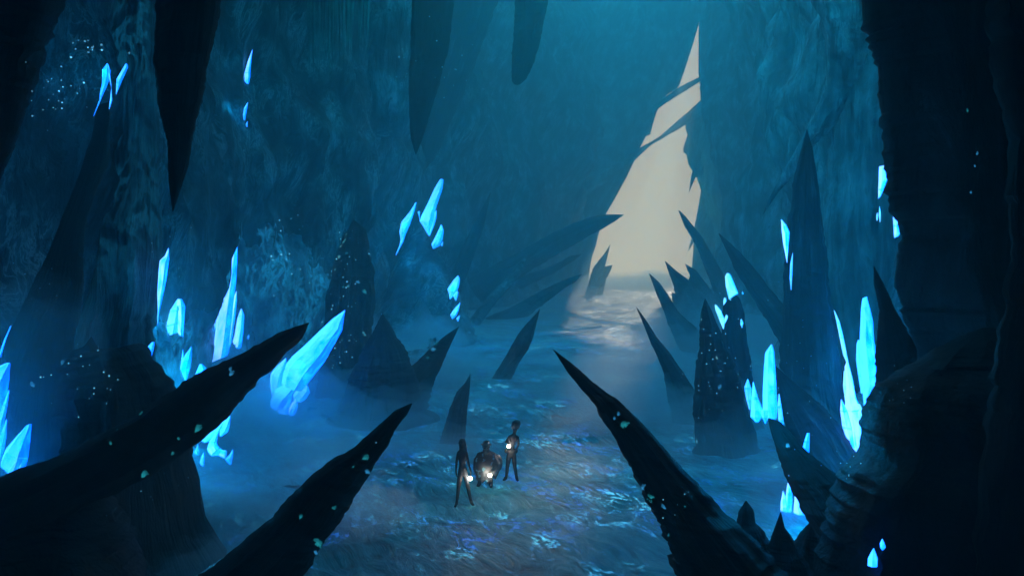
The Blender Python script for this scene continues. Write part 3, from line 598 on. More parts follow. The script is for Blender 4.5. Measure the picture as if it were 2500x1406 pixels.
# right hand side
C('pale curved crystal on a dark knob right of the cleft', [([(1774, 667), (1770, 676), (1772, 700), (1776, 716), (1780, 731)], [(1780, 667), (1785, 674), (1793, 693), (1803, 717), (1790, 724), (1781, 731)])], 'pale', Y=29)
C('tiny bent crystal below the pale curved one', [([(1768, 726), (1766, 735), (1766, 745)], [(1772, 728), (1774, 735), (1767, 745)])], 'pale', Y=29)
C('dot sized crystal right of the pale curved one', [([(1811, 714), (1812, 718)], [(1814, 713), (1815, 718)])], 'pale', Y=29)
C('bright notched crystal on the flank of the speckled cone', [([(1745, 744), (1746, 755), (1754, 775), (1758, 786), (1766, 804)], [(1750, 745), (1760, 758), (1766, 772), (1770, 785), (1767, 804)]), ([(1773, 768), (1769, 776), (1768, 790)], [(1777, 772), (1777, 776), (1770, 790)], 0)], 'pale', Y=27)
C('small diamond crystal right of the speckled cone', [([(1809, 780), (1807, 790), (1811, 800)], [(1811, 780), (1815, 788), (1812, 800)])], 'pale', Y=29)
C('long downward crystal on the left side of the navy tower', [([(1907, 536), (1908, 560), (1912, 595), (1917, 620), (1921, 641)], [(1908, 536), (1920, 550), (1928, 568), (1925, 600), (1922, 641)])], 'mint', Y=30)
C('thin crystal strip set into the navy tower', [([(1935, 618), (1929, 645), (1928, 680), (1931, 708)], [(1936, 618), (1935, 660), (1932, 708)])], 'sky', Y=30)
C('six sided bright plate crystal on the edge of the right column', [([(2146, 407), (2145, 440), (2144, 465), (2144, 485)], [(2159, 404), (2166, 440), (2158, 462), (2150, 480), (2145, 485)])], 'mint', Y=35.5, glow=1.0)
C('needle crystal under the bright plate on the right column', [([(2147, 504), (2145, 525), (2148, 543)], [(2148, 504), (2151, 525), (2149, 543)])], 'pale', Y=35.5)
C('shorter needle crystal beside the other needle on the right column', [([(2141, 519), (2139, 530), (2140, 539)], [(2142, 519), (2144, 528), (2143, 538)])], 'pale', Y=35.5)
C('triangular crystal lodged against the dark right wall', [([(2180, 530), (2181, 555), (2183, 580)], [(2182, 531), (2202, 549), (2200, 563), (2194, 577), (2184, 581)])], 'mint', Y=35, glow=1.2)
C('tallest crystal of the right side, standing in the notch of the black mound', [
  ([(2105, 730), (2102, 755), (2100, 800), (2098, 850), (2101, 900), (2106, 960), (2111, 1010)], [(2117, 724), (2122, 745), (2131, 780), (2134, 830), (2142, 880), (2152, 940), (2130, 975), (2112, 1010)]),
  ([(2095, 829), (2091, 840), (2090, 880), (2095, 915), (2102, 960)], [(2101, 832), (2104, 870), (2108, 920), (2110, 960)], -.1),
  ([(2113, 885), (2110, 920), (2111, 970), (2112, 1009)], [(2115, 886), (2124, 915), (2130, 950), (2113, 1010)], .12, 'mint')], 'cyan', Y=31, glow=1.4)
C('pale needle crystal leaning beside the navy tower', [([(2036, 757), (2043, 790), (2050, 825), (2058, 865), (2066, 884)], [(2037, 757), (2050, 785), (2060, 825), (2067, 862), (2073, 891)])], 'pale', Y=24)
C('large crystal bundle right of the navy tower, ending in a point below', [
  ([(2068, 880), (2062, 895), (2066, 950), (2062, 1000), (2075, 1080), (2096, 1119)], [(2070, 880), (2082, 925), (2090, 970), (2104, 1000), (2108, 1060), (2097, 1119)]),
  ([(2053, 974), (2051, 1000), (2056, 1040), (2072, 1085)], [(2055, 975), (2070, 1005), (2082, 1050), (2088, 1095)], .1),
  ([(2094, 985), (2090, 1020), (2094, 1070), (2096, 1118)], [(2100, 986), (2110, 1010), (2115, 1070), (2098, 1119)], .1, 'pale'),
  ([(2060, 905), (2058, 940), (2064, 985), (2069, 1003)], [(2064, 905), (2066, 950), (2072, 985), (2070, 1004)], .12, 'pale')], 'mint', Y=23.6)
C('tall crystal spire with three side fangs at centre right', [
  ([(1882, 841), (1868, 861), (1864, 910), (1862, 960), (1862, 1000), (1868, 1022), (1874, 1026)], [(1885, 841), (1890, 858), (1893, 900), (1896, 950), (1898, 1000), (1896, 1020), (1892, 1026)]),
  ([(1838, 932), (1834, 975), (1832, 1018), (1845, 1030)], [(1840, 933), (1850, 968), (1862, 1000), (1863, 1015), (1852, 1030)], .1),
  ([(1825, 925), (1817, 945), (1822, 975), (1829, 999)], [(1827, 926), (1835, 950), (1834, 980), (1832, 999)], 0, 'sky'),
  ([(1858, 1000), (1860, 1018), (1868, 1034)], [(1876, 1000), (1875, 1018), (1870, 1034)], .12),
  ([(1901, 961), (1898, 990), (1900, 1025), (1912, 1046)], [(1903, 961), (1909, 995), (1914, 1032), (1913, 1047)], 0, 'sky')], 'cyan', Y=18)
C('small crystal standing on top of the crooked black arm', [([(1970, 1057), (1964, 1075), (1959, 1094), (1970, 1108)], [(1977, 1057), (1977, 1080), (1975, 1110)])], 'cyan', Y=17)
C('low bright crystal clump under the crooked black arm', [
  ([(1924, 1171), (1918, 1210), (1914, 1246), (1925, 1252)], [(1926, 1172), (1934, 1200), (1935, 1225), (1933, 1256)]),
  ([(1911, 1198), (1906, 1225), (1905, 1246), (1914, 1248)], [(1913, 1199), (1919, 1215), (1922, 1235), (1922, 1250)], .05),
  ([(1941, 1199), (1939, 1225), (1937, 1250), (1949, 1270)], [(1944, 1200), (1955, 1228), (1970, 1255), (1951, 1270)], 0)], 'mint', Y=19)
C('small diamond crystal at the bottom edge on the black mound', [([(2153, 1315), (2148, 1326), (2149, 1336), (2154, 1343)], [(2155, 1315), (2160, 1326), (2163, 1335), (2155, 1343)])], 'cyan', at=(2155, 1330))
C('crystal tip cropped by the bottom edge on the black mound', [([(2132, 1338), (2126, 1348), (2119, 1362), (2118, 1380)], [(2134, 1338), (2138, 1348), (2143, 1362), (2143, 1380)])], 'cyan', at=(2130, 1350))

#EXTRA_BEGIN
# ---------------------------------------------------------------- ice crust, icicles, lichen, motes
allv, allf = [], []
for o in ROCKS[:2]:
    k = len(allv); allv += [v.co.copy() for v in o.data.vertices]; allf += [tuple(k + i for i in p.vertices) for p in o.data.polygons]
WBVH = BVHTree.FromPolygons(allv, allf)
def wallY(px, py):
    h = WBVH.ray_cast(Vector((0, 0, H)), (P(px, py, 1.0) - Vector((0, 0, H))).normalized())
    return h[0].y if h[0] is not None else None
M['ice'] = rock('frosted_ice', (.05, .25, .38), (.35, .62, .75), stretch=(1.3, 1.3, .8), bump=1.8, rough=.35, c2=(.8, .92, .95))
painted_vein_glow(M['ice'], .55, 1.1); painted_vein_glow(M['teal'], .12, .9); painted_vein_glow(M['wall_r'], .05, .7)  # light within the ice put in as emission; fainter glow on rock
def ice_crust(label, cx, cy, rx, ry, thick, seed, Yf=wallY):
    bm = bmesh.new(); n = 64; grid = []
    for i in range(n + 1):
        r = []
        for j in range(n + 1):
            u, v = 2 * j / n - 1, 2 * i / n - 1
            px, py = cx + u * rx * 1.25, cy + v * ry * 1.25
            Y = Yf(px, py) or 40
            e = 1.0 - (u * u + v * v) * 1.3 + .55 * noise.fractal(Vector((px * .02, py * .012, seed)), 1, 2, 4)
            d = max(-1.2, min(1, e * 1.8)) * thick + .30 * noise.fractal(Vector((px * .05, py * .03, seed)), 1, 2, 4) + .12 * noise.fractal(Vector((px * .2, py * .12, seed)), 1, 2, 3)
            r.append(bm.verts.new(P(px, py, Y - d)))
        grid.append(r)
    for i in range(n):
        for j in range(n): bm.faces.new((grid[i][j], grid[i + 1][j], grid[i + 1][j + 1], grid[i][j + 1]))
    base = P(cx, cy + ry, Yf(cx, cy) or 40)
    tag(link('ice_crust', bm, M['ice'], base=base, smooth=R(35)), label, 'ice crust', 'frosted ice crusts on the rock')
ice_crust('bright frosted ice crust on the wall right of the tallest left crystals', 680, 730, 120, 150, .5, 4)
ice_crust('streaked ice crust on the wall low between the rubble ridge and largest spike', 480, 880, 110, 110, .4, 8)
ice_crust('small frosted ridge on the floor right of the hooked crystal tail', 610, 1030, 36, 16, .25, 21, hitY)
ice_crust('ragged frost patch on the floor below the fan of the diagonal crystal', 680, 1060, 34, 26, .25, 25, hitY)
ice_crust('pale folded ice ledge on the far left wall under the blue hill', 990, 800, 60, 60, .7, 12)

# curtain of icicles at the top, left of centre
M['icicle'] = rock('teal_icicle', (.02, .10, .12), (.08, .26, .28), stretch=(1, 1, .3), bump=.4, rough=.3)
Yi = 45
root = tag(empty('icicle_curtain', P(830, 40, Yi)), 'fringe of teal icicles hanging at the top, left of centre', 'icicles')
rg = random.Random(4)
for k in range(46):
    px = 752 + 150 * (k / 45) + rg.uniform(-3, 3)
    bot = 190 - 1.0 * abs(px - 800) * (.9 if px > 800 else .5) + rg.uniform(-95, 35); wd = rg.uniform(1.5, 4); ln = rg.uniform(.6, 1)
    L = [(px, bot), (px - wd * .6, bot - 50), (px - wd, -20)]; Rr = [(px + .6, bot), (px + wd * .6, bot - 50), (px + wd * 1.4, -20)]
    bm, base = outline_body(L, Rr, Yi + rg.uniform(-.5, .5), Yi, n=6, m=6, seed=k)
    child(link('icicle', bm, M['icicle'], base=base, smooth=R(40)), root)

# glowing lichen patches: children of the spike they grow on
def glow(name, col, st):
    m, n, b = newmat(name)
    a = N(n, 'ShaderNodeTexNoise', scale=9, detail=4); v = coords(n, (1, 1, 1)); n.links.new(v, a.inputs['Vector'])
    n.links.new(rampn(n, a.outputs[0], [(.35, tuple(c * .12 for c in col)), (.65, col)]), b.inputs['Emission Color'])
    b.inputs['Emission Strength'].default_value = st; b.inputs['Base Color'].default_value = (.01, .05, .06, 1)
    return m
M['lichen_teal'] = glow('glowing_teal_lichen', (.02, .42, .50), .6)
M['lichen_blue'] = glow('glowing_blue_lichen', (.04, .36, .75), .7)
def patch(px, py, size, mat):
    size *= .8
    d = (P(px, py, 1.0) - Vector((0, 0, H))).normalized()
    best = None
    for o in ROCKS:
        if o.get('category') is None: continue
        ok, loc, nrm, _ = o.ray_cast(Vector((0, 0, H)) - o.location, d)
        if ok:
            wloc = loc + o.location
            if best is None or wloc.y < best[1].y: best = (o, wloc, nrm)
    if best is None: return
    o, loc, nrm = best
    r = size / F * loc.y
    bm = bmesh.new(); rot = nrm.to_track_quat('Z', 'Y').to_matrix().to_4x4(); rp = random.Random(int(px * 7 + py))
    bmesh.ops.create_icosphere(bm, subdivisions=4, radius=1)
    for v in bm.verts:
        d = v.co.copy(); q = max(.12, .75 + 1.5 * noise.noise(d * 2.1 + Vector((px, py, 0))) + .7 * noise.noise(d * 5 + Vector((px, py, 3))))
        v.co = rot @ Vector((d.x * r * q, d.y * r * 1.35 * q, d.z * r * .2)) + loc
    child(link('lichen_patch', bm, M[mat], base=loc, smooth=R(60)), o)
for px, py, s_, mt in [(893, 1116, 7, 'lichen_teal'), (896, 1149, 5, 'lichen_blue'), (863, 1138, 3, 'lichen_teal'), (777, 1322, 11, 'lichen_teal'), (815, 1241, 5, 'lichen_teal'), (735, 1260, 5, 'lichen_teal'), (770, 1345, 6, 'lichen_blue'),
    (1525, 1034, 9, 'lichen_teal'), (1510, 1010, 4, 'lichen_blue'), (1500, 1020, 3, 'lichen_blue'), (1590, 1212, 9, 'lichen_teal'), (1570, 1188, 5, 'lichen_blue'), (1620, 1238, 7, 'lichen_blue'), (1768, 1232, 7, 'lichen_blue'), (1632, 1305, 2.5, 'lichen_teal'), (1672, 1235, 2, 'lichen_teal'),
    (345, 1009, 5, 'lichen_teal'), (484, 1045, 8, 'lichen_teal'), (353, 1156, 8, 'lichen_teal'), (436, 1070, 3, 'lichen_teal'), (421, 1107, 4, 'lichen_teal'), (286, 1048, 2, 'lichen_teal'), (562, 901, 4, 'lichen_blue'), (566, 911, 6, 'lichen_blue'), (270, 1081, 3, 'lichen_teal'),
    (1058, 852, 6, 'lichen_blue'), (1044, 872, 5, 'lichen_teal'), (1066, 838, 4, 'lichen_teal'), (1757, 944, 4, 'lichen_blue'), (1924, 1086, 5, 'lichen_blue'),
    (154, 886, 6, 'lichen_blue'), (80, 938, 7, 'lichen_blue'), (874, 688, 5, 'lichen_blue'), (890, 712, 5, 'lichen_teal'), (838, 700, 3, 'lichen_teal'), (846, 618, 4, 'lichen_teal'), (2362, 270, 3, 'lichen_teal'), (2370, 470, 3, 'lichen_blue'), (2380, 405, 3, 'lichen_blue'), (2386, 375, 3, 'lichen_blue')]:
    patch(px, py, s_, mt)

# tiny sparks drifting in the air
def mote_mat(name, col, st):
    st *= 1.5
    m, n, b = newmat(name); b.inputs['Emission Color'].default_value = (*col, 1); b.inputs['Emission Strength'].default_value = st
    b.inputs['Base Color'].default_value = (.1, .3, .4, 1); return m
MM = [mote_mat('mote_glow', (.15, .6, .8), .8), mote_mat('mote_glow_dim', (.12, .35, .42), .45), mote_mat('mote_glow_blue', (.05, .3, 1.0), 1.0)]
rg = random.Random(11); proto = []
for m in MM:
    bm = bmesh.new(); bmesh.ops.create_icosphere(bm, subdivisions=2, radius=1)
    me = bpy.data.meshes.new('glowing_mote'); bm.to_mesh(me); bm.free(); me.materials.append(m); proto.append(me)
clusters = [(225, 110, 55, 45, 16, 1, 3.2), (130, 240, 55, 60, 26, 1, 2.6), (75, 700, 70, 90, 12, 1, 1.6), (420, 600, 60, 60, 8, 0, 1.4), (690, 640, 40, 90, 14, 0, 2.6), (850, 700, 60, 120, 30, 0, 2.0), (810, 880, 60, 60, 14, 0, 1.8),
    (1100, 160, 50, 80, 12, 0, 1.8), (980, 170, 30, 40, 8, 0, 1.8), (200, 930, 100, 70, 22, 0, 2.2), (1740, 880, 50, 110, 30, 0, 1.8), (1790, 740, 60, 60, 12, 0, 1.8), (1960, 900, 90, 200, 26, 2, 1.6), (2070, 1120, 40, 60, 9, 0, 1.6), (1620, 1180, 90, 110, 12, 0, 1.6), (420, 1190, 150, 80, 10, 1, 1.8), (2200, 950, 50, 70, 9, 1, 1.8), (1500, 560, 60, 80, 6, 0, 1.5), (1050, 1060, 250, 60, 6, 0, 1.4)]
for cx, cy, sx, sy, cnt, mt, sz in clusters:
    for k in range(cnt):
        px, py = rg.gauss(cx, sx * .6), rg.gauss(cy, sy * .6); Y = hitY(px, py) * rg.uniform(.86, .97)
        o = bpy.data.objects.new('glowing_mote', proto[mt if rg.random() < .75 else 0]); COL.objects.link(o)
        o.location = P(px, py, Y); q = sz * rg.uniform(.45, 1.1) / F * Y * .8; o.scale = (q, q, q)
        tag(o, 'tiny pale spark drifting in the dark cavern air', 'spark', 'sparks drifting in the cavern air')

# ---------------------------------------------------------------- banks of ground mist
def mist_mat(name, dens):
    m = bpy.data.materials.new(name); m.use_nodes = True; n = m.node_tree; n.nodes.clear()
    o = n.nodes.new('ShaderNodeOutputMaterial'); v = n.nodes.new('ShaderNodeVolumePrincipled')
    v.inputs['Color'].default_value = (.8, .93, 1, 1); v.inputs['Density'].default_value = dens; v.inputs['Anisotropy'].default_value = .2
    n.links.new(v.outputs[0], o.inputs['Volume']); return m
def halo(px, py, rx, rz, dens, i, dY=0):  # mist blob added so the crystals show a halo of light
    Y = hitY(px, py) - dY; c = P(px, py, Y); bm = bmesh.new(); bmesh.ops.create_icosphere(bm, subdivisions=4, radius=1)
    for v in bm.verts:
        d = v.co.copy(); q = 1 + .5 * fbm(Vector((d.x * 1.3, d.z * 1.3, i * 2.3 + d.y)), 3)
        v.co = c + Vector((d.x * rx * q, d.y * 1.6 * q, d.z * rz * q))
    tag(link('mist', bm, mist_mat('mist_air', dens * 1.8), base=c, smooth=R(80)), 'thin mist added round a crystal cluster to give it a halo', kind='stuff')
for i, a in enumerate([(560, 740, 4.2, 3.6, .03), (640, 690, 4.0, 3.0, .03), (760, 860, 2.6, 2.6, .02), (1050, 520, 4.5, 5, .025), (1880, 950, 2.0, 2.2, .07), (2090, 900, 1.8, 3.4, .06), (30, 1020, 2.2, 3.0, .07), (1935, 1220, 1.2, .9, .10), (1780, 720, 2.2, 2.2, .05), (2150, 450, 1.0, 1.6, .06), (425, 760, 1.6, 2.6, .03)]):
    halo(*a, i, .6)
for i, (cx, cy, rx, ry, hh, dn) in enumerate([(-6.5, 21, 4.5, 4, .9, .12), (-4, 30, 6, 5, 1.1, .07), (-9, 33, 5, 7, 1.6, .12), (6, 36, 5, 6, 1.3, .09), (8, 27, 4, 5, 1.2, .10), (1.5, 41, 7, 6, 1.0, .05),
        (3, 60, 12, 12, 1.2, .02), (-7, 50, 5, 12, 2.2, .07), (8, 95, 16, 18, 2.0, .015), (18, 140, 18, 25, 3, .015), (16, 60, 7, 12, 3.0, .06), (-9.5, 17.5, 3.5, 3, 1.8, .12), (33, 190, 26, 22, 3.5, .03), (4.5, 17.5, 3, 3, .5, .08), (-5.5, 18.5, 3.5, 1.6, .7, .30), (-8, 26, 4, 2, 1.0, .12), (-7.6, 17.4, 2.6, 1.5, .7, .2), (-6.4, 15.8, 1.8, 1.2, .5, .2), (-3.2, 25.5, 3.5, 1.3, .5, .25), (5.5, 31, 4, 2.2, 1.2, .25), (3.5, 36, 4.5, 1.6, .8, .2), (10, 33, 3, 4, 2.4, .16), (-11, 29, 3, 5, 2.6, .14), (0, 48, 6, 3, .8, .14), (-5, 40, 4, 4, 1.6, .14), (9, 45, 5, 4, 2.0, .13), (-11.5, 33, 3, 3, 3.5, .05)]):
    bm = bmesh.new(); bmesh.ops.create_icosphere(bm, subdivisions=5, radius=1)
    for v in bm.verts:
        d = v.co.copy(); q = 1 + .6 * fbm(Vector((d.x * 1.4, d.y * 1.4, i * 3.3)), 4)
        hq = 1 + .9 * fbm(Vector((d.x * 2.2, d.y * 2.2, i * 5.1)), 4)
        v.co = Vector((cx + d.x * rx * q, cy + d.y * ry * q, .1 + d.z * hh * hq * (1 if d.z > 0 else .5)))
    tag(link('mist', bm, mist_mat('mist_air', dn * 1.5), base=(cx, cy, 0), smooth=R(80)), 'low bank of pale blue mist lying on the cavern floor', kind='stuff')

# ---------------------------------------------------------------- three people with lamps
def cloth(name, col, rough=.7, spec=.3):
    m, n, b = newmat(name); v = coords(n, (1, 1, 1))
    a = N(n, 'ShaderNodeTexNoise', scale=25, detail=4); n.links.new(v, a.inputs['Vector'])
    n.links.new(rampn(n, a.outputs[0], [(.3, tuple(c * .7 for c in col)), (.7, col)]), b.inputs['Base Color'])
    b.inputs['Roughness'].default_value = rough; b.inputs['Specular IOR Level'].default_value = spec
    bp = N(n, 'ShaderNodeBump'); bp.inputs['Strength'].default_value = .4; bp.inputs['Distance'].default_value = .01
    n.links.new(a.outputs[0], bp.inputs['Height']); n.links.new(bp.outputs[0], b.inputs['Normal']); return m
M['dark_cloth'] = cloth('dark_cloth', (.004, .005, .007), .85, .15); M['hair'] = cloth('black_hair', (.008, .008, .01), .35, .5)
M['skin'] = cloth('skin', (.10, .07, .055), .5); M['shirt'] = cloth('pale_shirt', (.42, .45, .50)); M['leather'] = cloth('leather', (.010, .009, .009), .45)
M['brass'] = cloth('brass', (.25, .18, .08), .3)
def patchy():
    m, n, b = newmat('patched_coat'); v = coords(n, (1, 1, 1)); a = N(n, 'ShaderNodeTexNoise', scale=7.5, detail=1.5); n.links.new(v, a.inputs['Vector'])
    n.links.new(rampn(n, a.outputs[0], [(.60, (.005, .006, .009)), (.62, (.16, .42, .52))]), b.inputs['Base Color']); b.inputs['Roughness'].default_value = .75; return m
M['patch_coat'] = patchy()
def skin_body(name, V, E, mat, root_name='pelvis'):
    me = bpy.data.meshes.new(name); names = list(V); idx = {k: i for i, k in enumerate(names)}
    me.from_pydata([V[k][:3] for k in names], [(idx[a], idx[b]) for a, b in E], []); me.update()
    o = bpy.data.objects.new(name, me); COL.objects.link(o)
    md = o.modifiers.new('skin', 'SKIN'); o.modifiers.new('sub', 'SUBSURF').levels = 2
    md.use_smooth_shade = True
    sv = me.skin_vertices[0].data
    for k in names:
        r = V[k][3]; sv[idx[k]].radius = r if isinstance(r, tuple) else (r, r); sv[idx[k]].use_root = (k == root_name)
    dg = bpy.context.evaluated_depsgraph_get(); ev = o.evaluated_get(dg)
    m2 = bpy.data.meshes.new_from_object(ev); o.modifiers.clear(); o.data = m2; m2.name = name
    m2.materials.clear(); m2.materials.append(mat)
    for p in m2.polygons: p.use_smooth = True
    return o
def hand(V, E, wrist, pre, d, side, curl=.6):
    """palm and five bent fingers growing from a wrist vertex; d = pointing direction"""
    w_ = Vector(V[wrist][:3]); d = Vector(d).normalized(); sv = Vector(side).normalized(); nn = d.cross(sv)
    V[pre + 'palm'] = (*(w_ + d * .055), (.030, .016)); E.append((wrist, pre + 'palm'))
    for k, (off, ln) in enumerate([(-.027, .062), (-.009, .074), (.010, .070), (.028, .055)]):
        a = w_ + d * .092 + sv * off; b = a + d * ln * .5 + nn * ln * .15 * curl; c = b + d * ln * .3 + nn * ln * .5 * curl
        V[f'{pre}a{k}'] = (*a, .0095); V[f'{pre}b{k}'] = (*b, .0085); V[f'{pre}c{k}'] = (*c, .0070)
        E += [(pre + 'palm', f'{pre}a{k}'), (f'{pre}a{k}', f'{pre}b{k}'), (f'{pre}b{k}', f'{pre}c{k}')]
    a = w_ + d * .045 - sv * .042 + nn * .01; b = a + d * .032 - sv * .014 + nn * .018
    V[pre + 't0'] = (*a, .0105); V[pre + 't1'] = (*b, .0085); E += [(pre + 'palm', pre + 't0'), (pre + 't0', pre + 't1')]
def tube(name, rings, mat, parent, m=20, wob=0, seed=0, hem=0):
    bm = bmesh.new(); vs = []
    for i, (x, y, z, rx, ry) in enumerate(rings):
        vs.append([bm.verts.new((x + math.cos(a) * rx * (1 + wob * noise.noise(Vector((math.cos(a) * 2, math.sin(a) * 2, i * .9 + seed)))), y + math.sin(a) * ry * (1 + wob * noise.noise(Vector((math.cos(a) * 2, math.sin(a) * 2, i * .9 + seed + 5)))),
            z + (hem * noise.noise(Vector((math.cos(a) * 4, math.sin(a) * 4, seed))) if i == 0 else 0))) for a in [2 * math.pi * j / m for j in range(m)]])
    for i in range(len(rings) - 1):
        for j in range(m):
            k = (j + 1) % m; bm.faces.new((vs[i][j], vs[i][k], vs[i + 1][k], vs[i + 1][j]))
    bm.faces.new(list(reversed(vs[0]))); bm.faces.new(vs[-1])
    o = link(name, bm, mat, parent=parent, smooth=R(60)); return o
def ball(name, c, r, mat, parent, sub=2):
    bm = bmesh.new(); bmesh.ops.create_icosphere(bm, subdivisions=sub, radius=1)
    for v in bm.verts: v.co = Vector((v.co.x * r[0], v.co.y * r[1], v.co.z * r[2])) + Vector(c)
    return link(name, bm, mat, parent=parent, smooth=R(90))
def face(parent, hx, hy, hz, r):
    """eyes, nose and mouth on the front (-y) of a head of radius r"""
    for s_ in (-1, 1):
        ball('eye', (hx + s_ * r * .38, hy - r * .86, hz), (r * .13, r * .08, r * .08), M['shirt'], parent)
        ball('ear', (hx + s_ * r * .98, hy, hz - r * .1), (r * .12, r * .22, r * .32), M['skin'], parent)
    ball('nose', (hx, hy - r * 1.02, hz - r * .28), (r * .13, r * .22, r * .28), M['skin'], parent)
    ball('mouth', (hx, hy - r * .90, hz - r * .68), (r * .28, r * .07, r * .06), M['leather'], parent)
lm, ln_, lb = newmat('lamp_glow'); lb.inputs['Emission Color'].default_value = (1, .90, .74, 1); lb.inputs['Emission Strength'].default_value = 420
def lamp(loc, r, label):
    root = tag(empty('lamp', loc), label, 'lamp', 'glowing hand lamps')
    ball('globe', (0, 0, 0), (r, r, r), lm, root, 3)
    tube('cap', [(0, 0, r * .85, r * .55, r * .55), (0, 0, r * 1.15, r * .45, r * .45), (0, 0, r * 1.3, r * .15, r * .15)], M['brass'], root, 12)
    bm = bmesh.new(); n = 14
    for k in range(n):
        a0, a1 = math.pi * k / n, math.pi * (k + 1) / n
        p0, p1 = Vector((math.cos(a0) * r * .5, 0, r * 1.25 + math.sin(a0) * r * .9)), Vector((math.cos(a1) * r * .5, 0, r * 1.25 + math.sin(a1) * r * .9))
        mt = Matrix.Translation((p0 + p1) / 2) @ (p1 - p0).to_track_quat('Z', 'Y').to_matrix().to_4x4()
        bmesh.ops.create_cone(bm, segments=6, radius1=.004, radius2=.004, depth=(p1 - p0).length * 1.1, matrix=mt)
    link('handle', bm, M['brass'], parent=root)
    return root
def place(px, py):
    Y = hitY(px, py); return P(px, py, Y), Y / F

# left person: tall, slim, long straight hair, arms hanging, legs apart
o0, s = place(1134, 1233)
X = lambda px: (px - 1134) * s
Z = lambda py: (1233 - py) * s
pr = tag(empty('person', o0), 'slim person with long dark hair, left of the three, lamp in one lowered hand', 'person', 'explorers walking with lamps')
V = {'pelvis': (X(1129), 0, Z(1150), (.115, .085)), 'waist': (X(1129), 0, Z(1134), (.085, .065)), 'chest': (X(1129), 0, Z(1116), (.12, .08)), 'upper': (X(1128.5), 0, Z(1105), (.10, .07)), 'neck': (X(1128.5), -.01, Z(1094), .042), 'jaw': (X(1128), -.02, Z(1087), .062), 'head': (X(1128), -.01, Z(1080), (.078, .09)), 'crown': (X(1128), 0, Z(1074.5), .06),
     'shL': (X(1119), 0, Z(1106), .05), 'elL': (X(1114.5), .02, Z(1128), .036), 'wrL': (X(1113.5), -.02, Z(1149), .024), 'shR': (X(1138.5), 0, Z(1106), .05), 'elR': (X(1142.5), .02, Z(1128), .036), 'wrR': (X(1149.5), -.05, Z(1149), .024),
     'hipL': (X(1124), 0, Z(1156), .085), 'knL': (X(1119.5), -.06, Z(1189), .052), 'caL': (X(1118), -.02, Z(1203), .05), 'anL': (X(1115), 0, Z(1228), .034), 'toL': (X(1112), -.16, Z(1232), .032), 'heL': (X(1115), .06, Z(1231), .034),
     'hipR': (X(1136), 0, Z(1156), .085), 'knR': (X(1143), -.02, Z(1190), .052), 'caR': (X(1145), .03, Z(1204), .05), 'anR': (X(1150), .10, Z(1229), .034), 'toR': (X(1157), -.04, Z(1232), .032), 'heR': (X(1150), .15, Z(1231), .034)}
E = [('pelvis', 'waist'), ('waist', 'chest'), ('chest', 'upper'), ('upper', 'neck'), ('neck', 'jaw'), ('jaw', 'head'), ('head', 'crown'), ('upper', 'shL'), ('shL', 'elL'), ('elL', 'wrL'), ('upper', 'shR'), ('shR', 'elR'), ('elR', 'wrR'),
     ('pelvis', 'hipL'), ('hipL', 'knL'), ('knL', 'caL'), ('caL', 'anL'), ('anL', 'toL'), ('anL', 'heL'), ('pelvis', 'hipR'), ('hipR', 'knR'), ('knR', 'caR'), ('caR', 'anR'), ('anR', 'toR'), ('anR', 'heR')]
hand(V, E, 'wrL', 'l', (.1, -.1, -1), (0, 1, 0)); hand(V, E, 'wrR', 'r', (0, -.2, -1), (0, -1, 0))
b = skin_body('body', V, E, M['dark_cloth']); b.parent = pr
face(pr, X(1128), -.005, Z(1080.5), .088)
tube('hair', [(X(1132), .055, Z(1128), .045, .02), (X(1132), .06, Z(1115), .075, .035), (X(1130.5), .06, Z(1100), .095, .05), (X(1129.5), .045, Z(1088), .105, .07), (X(1128.5), .03, Z(1079), .10, .092), (X(1128.5), .015, Z(1073), .075, .08), (X(1128.5), .01, Z(1070), .03, .03)], M['hair'], pr, 18, .2, 1, .05)
wr = Vector(V['wrR'][:3])
lamp(o0 + wr + Vector((-.01, -.09, -.155)), .058, 'glowing round lamp held low by the slim long haired person')

# middle person: short, broad, in a ragged patched coat with cap and pack
o1, s = place(1185, 1186)
X = lambda px: (px - 1185) * s
Z = lambda py: (1186 - py) * s
pr = tag(empty('person', o1), 'short stout person in a ragged patched coat and cap, middle of the three', 'person', 'explorers walking with lamps')
V = {'pelvis': (X(1187), 0, Z(1150), (.2, .16)), 'waist': (X(1187), 0, Z(1138), (.22, .18)), 'chest': (X(1188), 0, Z(1120), (.22, .17)), 'upper': (X(1188), 0, Z(1107), (.15, .11)), 'neck': (X(1187.5), -.02, Z(1100), .07), 'jaw': (X(1187), -.03, Z(1095), .085), 'head': (X(1187), -.02, Z(1088), (.095, .1)), 'crown': (X(1187), -.01, Z(1082), .07),
     'shL': (X(1170), 0, Z(1110), .085), 'elL': (X(1160), -.04, Z(1132), .065), 'wrL': (X(1163), -.16, Z(1148), .04), 'shR': (X(1205), 0, Z(1110), .085), 'elR': (X(1214), -.04, Z(1132), .065), 'wrR': (X(1204), -.30, Z(1140), .04),
     'hipL': (X(1176), 0, Z(1160), .10), 'knL': (X(1172), -.03, Z(1170), .075), 'anL': (X(1170), 0, Z(1181), .05), 'toL': (X(1166), -.15, Z(1184), .045), 'heL': (X(1170), .05, Z(1184), .04),
     'hipR': (X(1196), 0, Z(1160), .10), 'knR': (X(1197), -.02, Z(1172), .075), 'anR': (X(1198), .0, Z(1182), .05), 'toR': (X(1200), -.15, Z(1185), .045), 'heR': (X(1198), .05, Z(1185), .04)}
